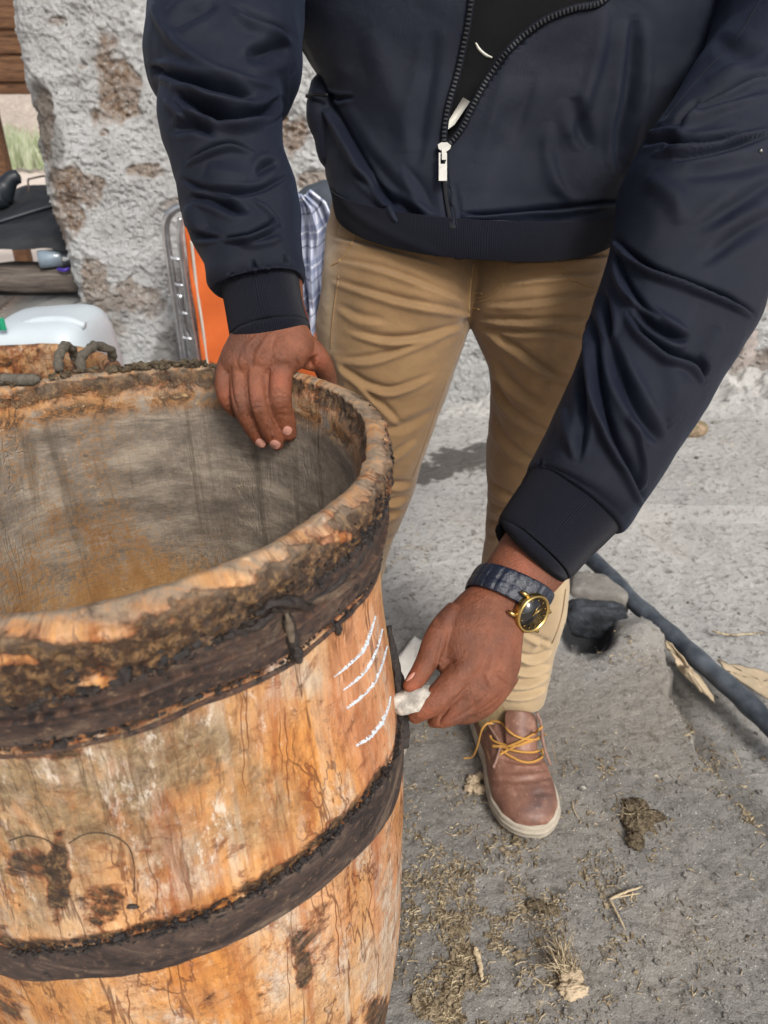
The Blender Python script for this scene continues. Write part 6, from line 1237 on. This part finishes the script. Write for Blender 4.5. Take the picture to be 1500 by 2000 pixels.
V, F = tube3(catmull([P(975, 1375, 1.36), P(972, 1395, 1.345), P(968, 1412, 1.325)], 10), [.045, .042, .038, .038, .038, .038, .038, .038, .036, .03], 20); obj('sock', V, F, m_plain('khaki_sock', srgb(128, 110, 82), .9, .1, sc=120, bump=.5), b)
for pts in ([(936, 1410), (946, 1450), (956, 1482), (964, 1500)], [(931, 1418), (940, 1455), (950, 1488)], [(1078, 1450), (1084, 1475), (1088, 1495)], [(990, 1468), (1010, 1472), (1035, 1473), (1050, 1470)]):
    q = drape(U_BVH, catmull(pts, 60), .0004, dd); b_ = Bag()
    for i in range(0, len(q) - 2, 3): V, F = tube3(q[i:i + 3], .00055, 5); b_.add(V, F)
    b_.obj('stitching', MAT['thread'], b)
for uv_ in ((964, 1414), (968, 1438), (972, 1462), (1058, 1416), (1064, 1438), (1066, 1464)):
    q = drape(U_BVH, [uv_], .001, dd)[0]; V, F = sphere(q, (.0024, .0024, .0016), 8, 12); obj('eyelet', V, F, MAT['steel'], b)
b2, V2, F2, n2_, *_r = boot(PZ(742, 1500, 0) * 0 + W(-.005, .93, 0), W(-.03, 1.205, 0), 'brown leather ankle boot on the far side of the barrel', 3)
o = obj('upper', V2, F2, MAT['leather'], b2); set_attr(o.data, 'scuff', np.zeros(len(V2)))
# ------------------------------------------------------------ litter
def litter():
    r = np.random.default_rng(11); bag = Bag(); chips = Bag()
    zones = [(900, 1680, 150, 200, 3000), (880, 1860, 130, 150, 4200), (860, 1990, 140, 80, 1900), (1130, 1780, 160, 130, 1000), (1240, 1610, 90, 90, 260), (1150, 1490, 90, 60, 220), (1290, 1800, 220, 220, 500), (1110, 1920, 130, 90, 420),
             (790, 1070, 70, 50, 260), (850, 1440, 70, 60, 240), (1230, 1280, 70, 50, 130), (1350, 1400, 20, 60, 300), (1400, 1480, 26, 60, 600), (1470, 1570, 30, 60, 700), (1430, 1440, 60, 60, 300), (1000, 1800, 200, 200, 700), (1400, 900, 200, 120, 60), (860, 810, 60, 20, 40)]
    def gz(p):
        return float(ground_z(np.array([p[0]]), np.array([p[1]]))[0])
    U = np.concatenate([np.stack([r.normal(a, c * .55, n), r.normal(b, d * .55, n)], 1) for a, b, c, d, n in zones])
    X = PZ(U[:, 0], U[:, 1], 0.0); ok = (np.hypot(X[:, 0] - BC[0], X[:, 1] - BC[1]) > .215) & (X[:, 1] < 2.6); X = X[ok]
    cl = fbm(X * [1, 1, 0], 16, 3, 3); X = X[cl + r.normal(size=len(X)) * .10 > .02]
    Z = ground_z(X[:, 0], X[:, 1]); X[:, 2] = Z
    for p in X:
        a = r.uniform(0, 6.28); L = r.gamma(1.6, .0032) + .0012; w = r.uniform(.0003, .0010); d = np.array([math.cos(a), math.sin(a), 0]); s = np.array([-d[1], d[0], 0]) * w
        b1 = np.array([0, 0, r.uniform(.0005, .003)]); cv = s / w * L * r.normal() * .12
        if r.random() < .62:
            q = [p - d * L / 2, p + b1 + cv, p + d * L / 2 + b1 * r.uniform(0, 1.5)]; V = []
            for i, c in enumerate(q): V += [c - s, c + s, c + [0, 0, w * 1.6 + .0004]]
            bag.add(V, [(0, 1, 4, 3), (1, 2, 5, 4), (2, 0, 3, 5), (3, 4, 7, 6), (4, 5, 8, 7), (5, 3, 6, 8), (6, 7, 8), (2, 1, 0)])
        else:
            k = r.gamma(2, .0007) + .0006; V, F = boxv(p + [0, 0, k * .3], (k * r.uniform(.8, 2.2), k * r.uniform(.6, 1.6), k * .8), a, k * .22, 0); chips.add(V, F)
    bag.obj('straw_litter', MAT['straw'], kind='stuff', smooth=False); chips.obj('crumbs', MAT['crumb'], kind='stuff', smooth=False)
    peb = Bag(); n = 2600; U = np.stack([r.uniform(760, 1700, n), r.uniform(760, 2050, n)], 1); X = PZ(U[:, 0], U[:, 1], 0.0); X = X[(np.hypot(X[:, 0] - BC[0], X[:, 1] - BC[1]) > .22) & (X[:, 1] < 2.6)]; X[:, 2] = ground_z(X[:, 0], X[:, 1])
    for p in X:
        k = r.gamma(1.6, .0009) + .0007; V, F = boxv(p + [0, 0, k * .2], (k * r.uniform(.8, 1.6), k, k * .8), r.uniform(0, 3), k * .2, .2 if k > .005 else 0); peb.add(V, F)
    peb.obj('gravel', MAT['rock'], kind='stuff', smooth=False)
litter()
